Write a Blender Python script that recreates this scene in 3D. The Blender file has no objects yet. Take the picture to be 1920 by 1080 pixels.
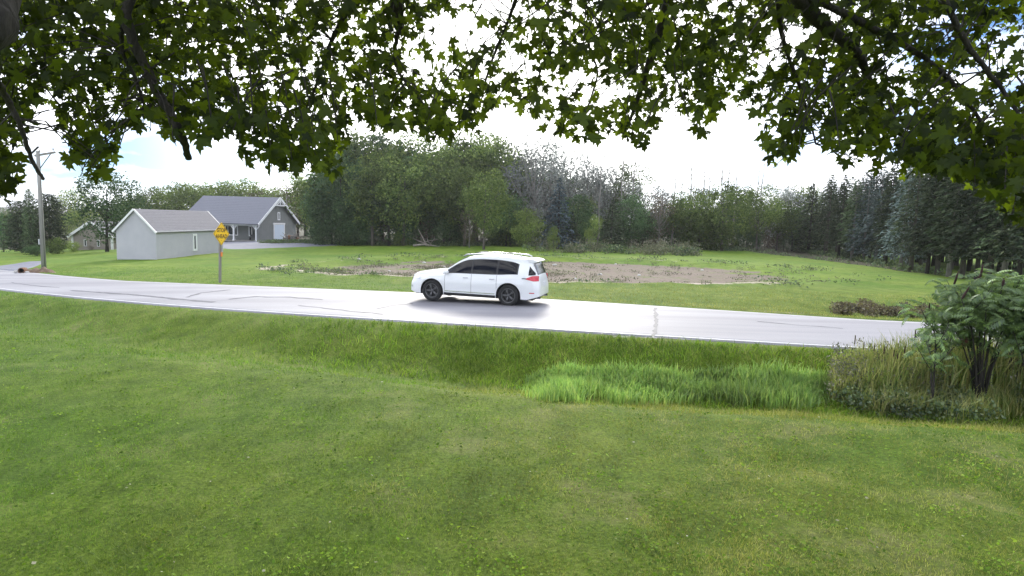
import bpy, math, random
import numpy as np
from mathutils import Vector, Matrix

random.seed(7)
rng = np.random.default_rng(7)
R = math.radians
PI = math.pi
scene = bpy.context.scene
col = scene.collection

# ------------------------------------------------------------------ camera
FPX, CX, CY = 1144.0, 960.0, 540.0          # focal length and centre in photo pixels (1920 wide)
PITCH = math.atan(127 / 1144)
ROLL = R(1.8)
CAM = np.array([0.0, 0.0, 3.0])
fwd = np.array([0, math.cos(PITCH), -math.sin(PITCH)])
r0 = np.array([1.0, 0, 0])
u0 = np.array([0, math.sin(PITCH), math.cos(PITCH)])
cr = r0 * math.cos(ROLL) + u0 * math.sin(ROLL)
cu = -r0 * math.sin(ROLL) + u0 * math.cos(ROLL)
cd = bpy.data.cameras.new('camera')
cam = bpy.data.objects.new('camera', cd)
col.objects.link(cam)
cd.sensor_width = 36.0
cd.lens = FPX / 1920 * 36.0
cd.clip_start = 0.05
cd.clip_end = 6000
M4 = Matrix(((cr[0], cu[0], -fwd[0], CAM[0]), (cr[1], cu[1], -fwd[1], CAM[1]), (cr[2], cu[2], -fwd[2], CAM[2]), (0, 0, 0, 1)))
cam.matrix_world = M4
scene.camera = cam

# ------------------------------------------------------------------ light
CLOUD_OFF = (1.37, 0.71, 2.13)
SUN_EL, SUN_AZ = R(24), R(-2)              # azimuth from +Y towards +X
world = bpy.data.worlds.new("World")
scene.world = world
world.use_nodes = True
wn, wl = world.node_tree.nodes, world.node_tree.links
wn.clear()
wo = wn.new('ShaderNodeOutputWorld')
bg = wn.new('ShaderNodeBackground')
bg.inputs['Strength'].default_value = 0.07
sky = wn.new('ShaderNodeTexSky')
sky.sky_type = 'NISHITA'
sky.sun_disc = False
sky.sun_elevation = SUN_EL
sky.sun_rotation = SUN_AZ
sky.air_density = 1.0
sky.dust_density = 0.3
sky.ozone_density = 2.0
tc = wn.new('ShaderNodeTexCoord')
mp = wn.new('ShaderNodeMapping')
mp.inputs['Scale'].default_value = (1.0, 1.0, 3.6)
mp.inputs['Location'].default_value = CLOUD_OFF
cn = wn.new('ShaderNodeTexNoise')
cn.inputs['Scale'].default_value = 3.2
cn.inputs['Detail'].default_value = 7
cn.inputs['Roughness'].default_value = 0.58
cramp = wn.new('ShaderNodeValToRGB')
cramp.color_ramp.elements[0].position = 0.41
cramp.color_ramp.elements[0].color = (0.0, 0.0, 0.0, 1)
cramp.color_ramp.elements[1].position = 0.55
mixc = wn.new('ShaderNodeMix')
mixc.data_type = 'RGBA'
cloud = wn.new('ShaderNodeRGB')
cloud.outputs[0].default_value = (14.0, 14.4, 15.2, 1)
wl.new(tc.outputs['Generated'], mp.inputs['Vector'])
wl.new(mp.outputs[0], cn.inputs['Vector'])
wl.new(cn.outputs['Fac'], cramp.inputs['Fac'])
wl.new(cramp.outputs['Color'], mixc.inputs['Factor'])
tint = wn.new('ShaderNodeMix'); tint.data_type = 'RGBA'; tint.blend_type = 'MULTIPLY'; tint.inputs['Factor'].default_value = 1
tint.inputs['B'].default_value = (0.42, 0.62, 0.98, 1)
wl.new(sky.outputs[0], tint.inputs['A'])
wl.new(tint.outputs['Result'], mixc.inputs['A'])
wl.new(cloud.outputs[0], mixc.inputs['B'])
# bright aureole of the veiled sun
vd = wn.new('ShaderNodeVectorMath'); vd.operation = 'DOT_PRODUCT'
vd.inputs[1].default_value = (math.sin(SUN_AZ) * math.cos(SUN_EL), math.cos(SUN_AZ) * math.cos(SUN_EL), math.sin(SUN_EL))
wl.new(tc.outputs['Generated'], vd.inputs[0])
ag = wn.new('ShaderNodeMapRange'); ag.interpolation_type = 'SMOOTHSTEP'
ag.inputs['From Min'].default_value = 0.80; ag.inputs['From Max'].default_value = 0.975
wl.new(vd.outputs['Value'], ag.inputs['Value'])
mxa = wn.new('ShaderNodeMix'); mxa.data_type = 'RGBA'; mxa.inputs['B'].default_value = (19, 19, 18.5, 1)
wl.new(ag.outputs[0], mxa.inputs['Factor']); wl.new(mixc.outputs['Result'], mxa.inputs['A'])
wl.new(mxa.outputs['Result'], bg.inputs['Color'])
wl.new(bg.outputs[0], wo.inputs[0])

sd = bpy.data.lights.new('sun', 'SUN')
sd.energy = 1.5
sd.angle = R(18)
sd.color = (1.0, 0.95, 0.86)
sun = bpy.data.objects.new('sun', sd)
col.objects.link(sun)
sdir = Vector((math.sin(SUN_AZ) * math.cos(SUN_EL), math.cos(SUN_AZ) * math.cos(SUN_EL), math.sin(SUN_EL)))
sun.rotation_euler = sdir.to_track_quat('Z', 'Y').to_euler()
sun.location = (0, 30, 40)
vs = scene.view_settings
vs.view_transform = 'Standard'
vs.look = 'None'
vs.exposure = 1.25
vs.gamma = 1
vs.use_curve_mapping = False
scene.render.engine = 'CYCLES'
HAZE = 0.00022
scene.cycles.max_bounces = 8
scene.cycles.volume_bounces = 0
scene.cycles.transmission_bounces = 6
scene.cycles.diffuse_bounces = 4
scene.cycles.transparent_max_bounces = 8

# ------------------------------------------------------------------ picture/ground helpers
def ray(px, py):
    d = fwd * FPX + cr * (px - CX) + cu * (CY - py)
    return d / d[1]                       # per metre of Y

def at(px, py, Y):
    return CAM + ray(px, py) * Y

def proj(P):
    v = np.asarray(P) - CAM
    z = v @ fwd
    z = np.where(z < 0.05, 0.05, z)
    return CX + FPX * (v @ cr) / z, CY - FPX * (v @ cu) / z, v @ fwd

def sp(x, k=2.5):
    return (np.sqrt(x * x + k * k * 4) + x) / 2 - 0.0

def side(X):
    X = np.maximum(X, -110)
    return -0.035 * (sp(-X) - 2.5) - 0.03 * (sp(-X - 35) - 0.15)

def hit(f, px, py, y0=2.5, y1=400):
    d = ray(px, py)
    ys = np.geomspace(y0, y1, 900)
    P = CAM[None] + d[None] * ys[:, None]
    g = P[:, 2] - f(P[:, 0], P[:, 1])
    k = np.argmax(g < 0)
    if g[k] >= 0:
        return P[-1]
    a, b = ys[max(k - 1, 0)], ys[k]
    for _ in range(30):
        m = (a + b) / 2
        p = CAM + d * m
        if p[2] - f(p[0], p[1]) < 0: b = m
        else: a = m
    return CAM + d * b

far_px = [(0, 518), (415, 530), (560, 540), (772, 549), (1035, 564), (1233, 574.5), (1400, 585), (1730, 604)]
near_px = [(0, 546), (133, 555), (560, 592), (808, 606), (1056, 624), (1233, 635), (1400, 642), (1589, 653)]
sf = lambda X, Y: side(X) + 0 * Y
fp = np.array([hit(sf, *p) for p in far_px])
npt = np.array([hit(sf, *p) for p in near_px])
cF = np.polyfit(fp[:, 0], fp[:, 1], 2)
cN = np.polyfit(npt[:, 0], npt[:, 1], 2)

def edge(c, X, lo=-26.0, hi=12.0):
    X = np.asarray(X, float)
    Xc = np.clip(X, lo, hi)
    sl = 2 * c[0] * Xc + c[1]
    return np.polyval(c, Xc) + sl * (X - Xc)

def Nn(X): return edge(cN, X)
def Ff(X): return np.maximum(edge(cF, X), edge(cN, X) + 5.6)

def ss(a, b, x):
    t = np.clip((x - a) / (b - a), 0, 1)
    return t * t * (3 - 2 * t)

def wob(X, Y, s=1.0):
    return (np.sin(X * 1.7 * s + 1.3 * np.sin(Y * 0.9 * s)) * np.sin(Y * 1.3 * s + 0.7 + 1.1 * np.sin(X * 0.8 * s))
            + 0.5 * np.sin(X * 3.9 * s + Y * 1.1 * s) * np.sin(Y * 3.1 * s - X * 1.7 * s + 2))

PCX, PCY, PRX, PRY = 3.5, 40.5, 18.5, 10.5      # pond basin
def pond_r(X, Y):
    a = (X - PCX) / PRX
    b = (Y - PCY) / PRY
    return np.sqrt(a * a + b * b) + 0.05 * wob(X, Y, 0.28)

def T(X, Y):
    X = np.asarray(X, float); Y = np.asarray(Y, float)
    v = Nn(X) - Y
    w = Y - Ff(X)
    z = side(X)
    deep = 0.45 + 0.3 * ss(-14, 2, X)
    z = z - deep * ss(0.3, 3.0, v) + (deep - 0.22) * ss(3.3, 6.2, v)
    z = z - 0.10 * ss(0.2, 1.6, w) + 0.10 * ss(2.5, 5, w)
    z = z - 0.06 * (1 - ss(-0.1, 0.0, v)) * (1 - ss(-0.1, 0.0, w))
    pr = pond_r(X, Y)
    z = z - 0.30 * (1 - ss(0.78, 0.98, pr)) + 0.07 * ss(0.9, 1.0, pr) * (1 - ss(1.0, 1.14, pr))
    grassy = np.maximum(ss(0.5, 1.5, v), ss(0.5, 1.5, w))
    z = z + grassy * 0.022 * wob(X, Y, 1.0) + 0.05 * grassy * wob(X, Y, 0.23)
    z = z + 0.02 * wob(X, Y, 2.6) * (1 - ss(0.85, 1.0, pr))
    return z

def G(px, py):
    p = hit(T, px, py)
    return float(p[0]), float(p[1]), float(p[2])

# ------------------------------------------------------------------ material helpers
def newmat(name):
    m = bpy.data.materials.new(name)
    m.use_nodes = True
    m.node_tree.nodes.clear()
    return m, m.node_tree.nodes, m.node_tree.links

def c4(c): return (c[0], c[1], c[2], 1)

def surf(name, c1, c2=None, rough=0.7, scale=3.0, bump=0.0, bscale=None, metallic=0.0, coord='Object', stretch=None, spec=0.5, coat=0):
    m, n, l = newmat(name)
    o = n.new('ShaderNodeOutputMaterial')
    b = n.new('ShaderNodeBsdfPrincipled')
    b.inputs['Roughness'].default_value = rough
    b.inputs['Metallic'].default_value = metallic
    b.inputs['Specular IOR Level'].default_value = spec
    b.inputs['Coat Weight'].default_value = coat
    b.inputs['Coat Roughness'].default_value = 0.08
    l.new(b.outputs[0], o.inputs[0])
    t = n.new('ShaderNodeTexCoord')
    mpn = n.new('ShaderNodeMapping')
    if stretch: mpn.inputs['Scale'].default_value = stretch
    l.new(t.outputs[coord], mpn.inputs[0])
    ns = n.new('ShaderNodeTexNoise')
    ns.inputs['Scale'].default_value = scale
    ns.inputs['Detail'].default_value = 6
    ns.inputs['Roughness'].default_value = 0.62
    l.new(mpn.outputs[0], ns.inputs['Vector'])
    r = n.new('ShaderNodeValToRGB')
    r.color_ramp.elements[0].position = 0.33
    r.color_ramp.elements[1].position = 0.67
    r.color_ramp.elements[0].color = c4(c1)
    r.color_ramp.elements[1].color = c4(c2 or c1)
    l.new(ns.outputs['Fac'], r.inputs[0])
    l.new(r.outputs[0], b.inputs['Base Color'])
    if bump:
        n2 = n.new('ShaderNodeTexNoise')
        n2.inputs['Scale'].default_value = bscale or scale * 6
        n2.inputs['Detail'].default_value = 5
        l.new(mpn.outputs[0], n2.inputs['Vector'])
        bp = n.new('ShaderNodeBump')
        bp.inputs['Strength'].default_value = bump
        bp.inputs['Distance'].default_value = 0.05
        l.new(n2.outputs['Fac'], bp.inputs['Height'])
        l.new(bp.outputs[0], b.inputs['Normal'])
    return m

def foliage(name, cols, trans=0.35, rough=0.55, gloss=0.06, tcol=None, objvar=0.36, nscale=0.0, alt=None, dcol=None):
    """leaves: each island picks its own shade between the colours"""
    m, n, l = newmat(name)
    o = n.new('ShaderNodeOutputMaterial')
    g = n.new('ShaderNodeNewGeometry')
    oi = n.new('ShaderNodeObjectInfo')
    r = n.new('ShaderNodeValToRGB')
    els = r.color_ramp.elements
    while len(els) < len(cols): els.new(0.5)
    for i, c in enumerate(cols):
        els[i].position = i / (len(cols) - 1)
        els[i].color = c4(c)
    l.new(g.outputs['Random Per Island'], r.inputs[0])
    hs = n.new('ShaderNodeHueSaturation')
    mr = n.new('ShaderNodeMapRange')
    mr.inputs['To Min'].default_value = 1 - objvar
    mr.inputs['To Max'].default_value = 1 + objvar
    l.new(oi.outputs['Random'], mr.inputs['Value'])
    l.new(mr.outputs[0], hs.inputs['Value'])
    l.new(r.outputs[0], hs.inputs['Color'])
    src = hs.outputs[0]
    if alt:      # a second, drier set of colours that takes over in patches and towards +X
        r3 = n.new('ShaderNodeValToRGB'); e3 = r3.color_ramp.elements
        while len(e3) < len(alt): e3.new(0.5)
        for i, c in enumerate(alt):
            e3[i].position = i / (len(alt) - 1); e3[i].color = c4(c)
        l.new(g.outputs['Random Per Island'], r3.inputs[0])
        n3 = n.new('ShaderNodeTexNoise'); n3.inputs['Scale'].default_value = .55; n3.inputs['Detail'].default_value = 5; n3.inputs['Roughness'].default_value = .65
        l.new(g.outputs['Position'], n3.inputs['Vector'])
        sx = n.new('ShaderNodeSeparateXYZ'); l.new(g.outputs['Position'], sx.inputs[0])
        mx3 = n.new('ShaderNodeMapRange'); mx3.inputs['From Min'].default_value = -7; mx3.inputs['From Max'].default_value = 3
        mx3.inputs['To Min'].default_value = -.24; mx3.inputs['To Max'].default_value = .22
        l.new(sx.outputs[0], mx3.inputs['Value'])
        ad = n.new('ShaderNodeMath'); ad.operation = 'ADD'; l.new(n3.outputs['Fac'], ad.inputs[0]); l.new(mx3.outputs[0], ad.inputs[1])
        m3 = n.new('ShaderNodeMapRange'); m3.inputs['From Min'].default_value = .36; m3.inputs['From Max'].default_value = .68
        l.new(ad.outputs[0], m3.inputs['Value'])
        mz = n.new('ShaderNodeMix'); mz.data_type = 'RGBA'
        l.new(m3.outputs[0], mz.inputs['Factor']); l.new(src, mz.inputs['A']); l.new(r3.outputs[0], mz.inputs['B']); src = mz.outputs['Result']
    if nscale:
        ns = n.new('ShaderNodeTexNoise'); ns.inputs['Scale'].default_value = nscale; ns.inputs['Detail'].default_value = 3
        l.new(g.outputs['Position'], ns.inputs['Vector'])
        h2 = n.new('ShaderNodeHueSaturation')
        m2 = n.new('ShaderNodeMapRange'); m2.inputs['From Min'].default_value = .3; m2.inputs['From Max'].default_value = .7
        m2.inputs['To Min'].default_value = 0.6; m2.inputs['To Max'].default_value = 1.5
        l.new(ns.outputs['Fac'], m2.inputs['Value']); l.new(m2.outputs[0], h2.inputs['Value'])
        l.new(src, h2.inputs['Color']); src = h2.outputs[0]
    d = n.new('ShaderNodeBsdfDiffuse')
    t = n.new('ShaderNodeBsdfTranslucent')
    gl = n.new('ShaderNodeBsdfGlossy')
    gl.inputs['Roughness'].default_value = rough
    gl.inputs['Color'].default_value = (0.8, 0.85, 0.9, 1)
    mx = n.new('ShaderNodeMixShader'); mx.inputs[0].default_value = trans
    mg = n.new('ShaderNodeMixShader'); mg.inputs[0].default_value = gloss
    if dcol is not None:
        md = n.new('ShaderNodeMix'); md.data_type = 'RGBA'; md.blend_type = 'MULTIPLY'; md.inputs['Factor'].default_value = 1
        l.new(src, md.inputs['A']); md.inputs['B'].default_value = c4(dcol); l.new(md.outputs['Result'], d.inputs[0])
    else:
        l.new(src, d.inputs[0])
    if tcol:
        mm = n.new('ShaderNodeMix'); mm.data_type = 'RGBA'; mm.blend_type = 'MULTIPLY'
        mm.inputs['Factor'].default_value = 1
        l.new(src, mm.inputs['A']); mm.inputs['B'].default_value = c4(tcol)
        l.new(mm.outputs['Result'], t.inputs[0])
    else:
        l.new(src, t.inputs[0])
    l.new(d.outputs[0], mx.inputs[1]); l.new(t.outputs[0], mx.inputs[2])
    l.new(mx.outputs[0], mg.inputs[1]); l.new(gl.outputs[0], mg.inputs[2])
    l.new(mg.outputs[0], o.inputs[0])
    return m

M = {}
M['bark'] = surf('bark', (0.05, 0.042, 0.034), (0.13, 0.115, 0.10), 0.9, 6, 0.8, 22, stretch=(1, 1, 0.25))
M['bark_dark'] = surf('bark_dark', (0.02, 0.018, 0.016), (0.05, 0.043, 0.037), 0.9, 9, 0.9, 30, stretch=(1, 1, 0.35))
M['bark_grey'] = surf('bark_grey', (0.14, 0.13, 0.12), (0.27, 0.25, 0.23), 0.9, 5, 0.5, 20, stretch=(1, 1, 0.25))
M['dead_wood'] = surf('dead_wood', (0.22, 0.19, 0.16), (0.42, 0.37, 0.32), 0.85, 5, 0.4)
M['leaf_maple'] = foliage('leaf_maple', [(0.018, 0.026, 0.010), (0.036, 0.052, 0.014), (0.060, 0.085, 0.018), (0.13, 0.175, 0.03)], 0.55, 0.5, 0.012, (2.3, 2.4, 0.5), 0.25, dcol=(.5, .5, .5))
M['crown_green'] = foliage('crown_green', [(0.052, 0.084, 0.024), (0.105, 0.154, 0.039), (0.175, 0.225, 0.055)], 0.3, 0.6, 0.015, nscale=.28)
M['crown_dark'] = foliage('crown_dark', [(0.032, 0.064, 0.030), (0.064, 0.114, 0.047), (0.103, 0.161, 0.057)], 0.25, 0.6, 0.015, nscale=.28)
M['crown_yellow'] = foliage('crown_yellow', [(0.094, 0.141, 0.037), (0.169, 0.234, 0.056), (0.280, 0.336, 0.094)], 0.35, 0.6, 0.015, nscale=.4)
M['crown_grey'] = foliage('crown_grey', [(0.142, 0.160, 0.142), (0.221, 0.240, 0.221), (0.319, 0.329, 0.310)], 0.25, 0.6, 0.015, nscale=.28)
M['crown_brown'] = foliage('crown_brown', [(0.060, 0.046, 0.036), (0.096, 0.072, 0.050), (0.120, 0.108, 0.060)], 0.25, 0.6, 0.015, nscale=.4)
M['needle_dark'] = foliage('needle_dark', [(0.022, 0.036, 0.020), (0.045, 0.064, 0.034), (0.085, 0.100, 0.051)], 0.12, 0.6, 0.015, nscale=.7)
M['needle_blue'] = foliage('needle_blue', [(0.058, 0.088, 0.078), (0.115, 0.157, 0.149), (0.232, 0.280, 0.265)], 0.12, 0.6, 0.02, nscale=.7)
M['needle_mid'] = foliage('needle_mid', [(0.038, 0.062, 0.031), (0.069, 0.103, 0.048), (0.121, 0.155, 0.078)], 0.15, 0.6, 0.015, nscale=.7)
M['sumac_leaf'] = foliage('sumac_leaf', [(0.111, 0.183, 0.070), (0.173, 0.272, 0.086), (0.244, 0.369, 0.086)], 0.35, 0.45, 0.05, objvar=0.35, dcol=None)
M['sumac_red'] = foliage('sumac_red', [(0.14, 0.05, 0.03), (0.22, 0.09, 0.045)], 0.3, 0.4, 0.08)
M['seed_head'] = surf('seed_head', (0.028, 0.012, 0.012), (0.07, 0.03, 0.03), 0.9, 20, 0.6)
M['grass_blade'] = foliage('grass_blade', [(0.053, 0.130, 0.011), (0.094, 0.204, 0.015), (0.147, 0.267, 0.026), (0.236, 0.322, 0.063)], 0.35, 0.5, 0.03, (1.2, 1.25, .7), 0, nscale=.8, alt=[(0.14, 0.17, 0.026), (0.23, 0.255, 0.044), (0.31, 0.31, 0.08), (0.46, 0.42, 0.19)])
M['tall_grass'] = foliage('tall_grass', [(0.139, 0.234, 0.064), (0.209, 0.342, 0.097), (0.348, 0.433, 0.130)], 0.45, 0.5, 0.04, (1.2, 1.25, .8), 0, nscale=.8)
M['reed'] = foliage('reed', [(0.126, 0.205, 0.033), (0.233, 0.308, 0.065), (0.376, 0.370, 0.104), (0.467, 0.452, 0.169)], 0.35, 0.5, 0.05, None, 0, nscale=1)
M['weed'] = foliage('weed', [(0.056, 0.094, 0.048), (0.113, 0.168, 0.056), (0.187, 0.224, 0.094)], 0.3, 0.5, 0.05, None, 0, nscale=1)
M['weed_pale'] = foliage('weed_pale', [(0.08, 0.09, 0.05), (0.13, 0.14, 0.075), (0.22, 0.20, 0.13)], 0.3, 0.5, 0.04, None, 0, nscale=.6)
M['weed_purple'] = foliage('weed_purple', [(0.082, 0.075, 0.042), (0.140, 0.109, 0.066), (0.197, 0.202, 0.061)], 0.3, 0.5, 0.04, None, 0, nscale=.9)
M['clover'] = foliage('clover', [(0.069, 0.127, 0.016), (0.115, 0.207, 0.023), (0.172, 0.276, 0.034), (0.241, 0.322, 0.057)], 0.35, 0.6, 0.01, (1.2, 1.25, .7), 0, nscale=.7)
M['litter'] = foliage('litter', [(0.30, 0.28, 0.16), (0.42, 0.42, 0.28), (0.55, 0.52, 0.38), (0.2, 0.24, 0.06)], 0.3, 0.5, 0.05)
M['paint_white'] = surf('paint_white', (0.78, 0.78, 0.80), (0.84, 0.84, 0.85), 0.45, 2)
M['siding_pale'] = surf('siding_pale', (0.45, 0.445, 0.49), (0.50, 0.49, 0.53), 0.7, 1.2, 0.05)
M['siding_dark'] = surf('siding_dark', (0.175, 0.185, 0.18), (0.21, 0.218, 0.21), 0.7, 1.2, 0.05)
M['siding_tan'] = surf('siding_tan', (0.27, 0.235, 0.21), (0.31, 0.27, 0.24), 0.7, 1.2, 0.05)
M['shingle'] = surf('shingle', (0.15, 0.147, 0.17), (0.20, 0.195, 0.22), 0.85, 9, 0.3, 30)
M['shingle_dark'] = surf('shingle_dark', (0.16, 0.165, 0.20), (0.21, 0.215, 0.25), 0.85, 9, 0.3, 30)
M['window_glass'] = surf('window_glass', (0.015, 0.018, 0.03), (0.025, 0.03, 0.045), 0.08, 1)
M['door_pale'] = surf('door_pale', (0.62, 0.70, 0.82), (0.66, 0.74, 0.85), 0.5, 1)
M['concrete'] = surf('concrete', (0.22, 0.21, 0.20), (0.32, 0.31, 0.29), 0.9, 5, 0.3)
M['wood_grey'] = surf('wood_grey', (0.17, 0.155, 0.14), (0.30, 0.28, 0.26), 0.85, 4, 0.4, 20, stretch=(1, 1, 0.1))
M['pole_grey'] = surf('pole_grey', (0.22, 0.215, 0.20), (0.34, 0.33, 0.31), 0.85, 4, 0.4, 18, stretch=(1, 1, 0.1))
M['metal_dark'] = surf('metal_dark', (0.05, 0.05, 0.055), (0.09, 0.09, 0.10), 0.5, 6, metallic=0.6)
M['rust'] = surf('rust', (0.14, 0.065, 0.035), (0.26, 0.13, 0.07), 0.9, 5, 0.6, 16)
M['earth'] = surf('earth', (0.12, 0.08, 0.055), (0.24, 0.17, 0.12), 0.95, 3, 0.8, 12)
M['stone'] = surf('stone', (0.45, 0.44, 0.42), (0.62, 0.6, 0.57), 0.9, 7, 0.4)
M['sign_yellow'] = surf('sign_yellow', (0.86, 0.50, 0.014), (0.92, 0.58, 0.025), 0.4, 2)
M['sign_ink'] = surf('sign_ink', (0.10, 0.045, 0.01), (0.13, 0.06, 0.012), 0.5, 4)
M['orange'] = surf('orange', (0.75, 0.20, 0.03), (0.8, 0.25, 0.04), 0.5, 3)
M['log_end'] = surf('log_end', (0.28, 0.20, 0.14), (0.42, 0.32, 0.24), 0.9, 12)
# car
M['car_white'] = surf('car_white', (0.80, 0.81, 0.83), (0.82, 0.83, 0.85), 0.32, 1, coat=0.8)
M['car_glass'] = surf('car_glass', (0.006, 0.006, 0.008), (0.010, 0.010, 0.013), 0.07, 1, spec=0.35)
M['car_black'] = surf('car_black', (0.012, 0.012, 0.014), (0.02, 0.02, 0.022), 0.45, 4)
M['tyre'] = surf('tyre', (0.014, 0.014, 0.015), (0.022, 0.022, 0.023), 0.85, 10, 0.2)
M['alloy'] = surf('alloy', (0.13, 0.13, 0.135), (0.19, 0.19, 0.195), 0.35, 4, metallic=0.7)
M['chrome'] = surf('chrome', (0.6, 0.6, 0.62), (0.66, 0.66, 0.68), 0.15, 4, metallic=1)
M['lamp_red'] = surf('lamp_red', (0.55, 0.012, 0.03), (0.62, 0.02, 0.05), 0.12, 4, coat=1)
M['lamp_clear'] = surf('lamp_clear', (0.55, 0.57, 0.62), (0.65, 0.67, 0.7), 0.08, 4, coat=1)
M['plate_white'] = surf('plate_white', (0.6, 0.62, 0.66), (0.68, 0.7, 0.72), 0.5, 6)

# road
def road_mat():
    m, n, l = newmat('worn_asphalt')
    o = n.new('ShaderNodeOutputMaterial'); b = n.new('ShaderNodeBsdfPrincipled')
    b.inputs['Roughness'].default_value = 0.62
    g = n.new('ShaderNodeNewGeometry')
    a = n.new('ShaderNodeTexNoise'); a.inputs['Scale'].default_value = 0.35; a.inputs['Detail'].default_value = 5
    f = n.new('ShaderNodeTexNoise'); f.inputs['Scale'].default_value = 45; f.inputs['Detail'].default_value = 3
    mpp = n.new('ShaderNodeMapping'); mpp.inputs['Rotation'].default_value = (0, 0, R(12)); mpp.inputs['Scale'].default_value = (.22, 2.2, 1)
    l.new(g.outputs['Position'], mpp.inputs[0]); l.new(mpp.outputs[0], a.inputs['Vector']); l.new(g.outputs['Position'], f.inputs['Vector'])
    r = n.new('ShaderNodeValToRGB')
    r.color_ramp.elements[0].position = .35; r.color_ramp.elements[1].position = .68
    r.color_ramp.elements[0].color = (0.215, 0.21, 0.235, 1); r.color_ramp.elements[1].color = (0.335, 0.33, 0.36, 1)
    l.new(a.outputs['Fac'], r.inputs[0])
    mx = n.new('ShaderNodeMix'); mx.data_type = 'RGBA'; mx.blend_type = 'MULTIPLY'; mx.inputs['Factor'].default_value = .35
    l.new(r.outputs[0], mx.inputs['A']); l.new(f.outputs['Color'], mx.inputs['B'])
    r2 = n.new('ShaderNodeValToRGB'); r2.color_ramp.elements[0].position = .3; r2.color_ramp.elements[1].position = .6
    r2.color_ramp.elements[0].color = (.6, .6, .6, 1)
    l.new(f.outputs['Fac'], r2.inputs[0]); l.new(r2.outputs[0], mx.inputs['B'])
    l.new(mx.outputs['Result'], b.inputs['Base Color'])
    bp = n.new('ShaderNodeBump'); bp.inputs['Strength'].default_value = .25; bp.inputs['Distance'].default_value = .01
    l.new(f.outputs['Fac'], bp.inputs['Height']); l.new(bp.outputs[0], b.inputs['Normal'])
    l.new(b.outputs[0], o.inputs[0])
    return m
M['road'] = road_mat()
M['drive'] = surf('driveway_asphalt', (0.13, 0.135, 0.18), (0.17, 0.175, 0.22), 0.7, 0.8, 0.2, 30)
M['line_white'] = surf('line_white', (0.42, 0.42, 0.44), (0.62, 0.62, 0.64), 0.6, 5)
M['tar'] = surf('tar', (0.06, 0.06, 0.075), (0.11, 0.11, 0.13), 0.6, 6)
M['gravel'] = surf('gravel', (0.16, 0.15, 0.12), (0.42, 0.40, 0.36), 0.95, 22, 0.9, 50)

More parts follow.
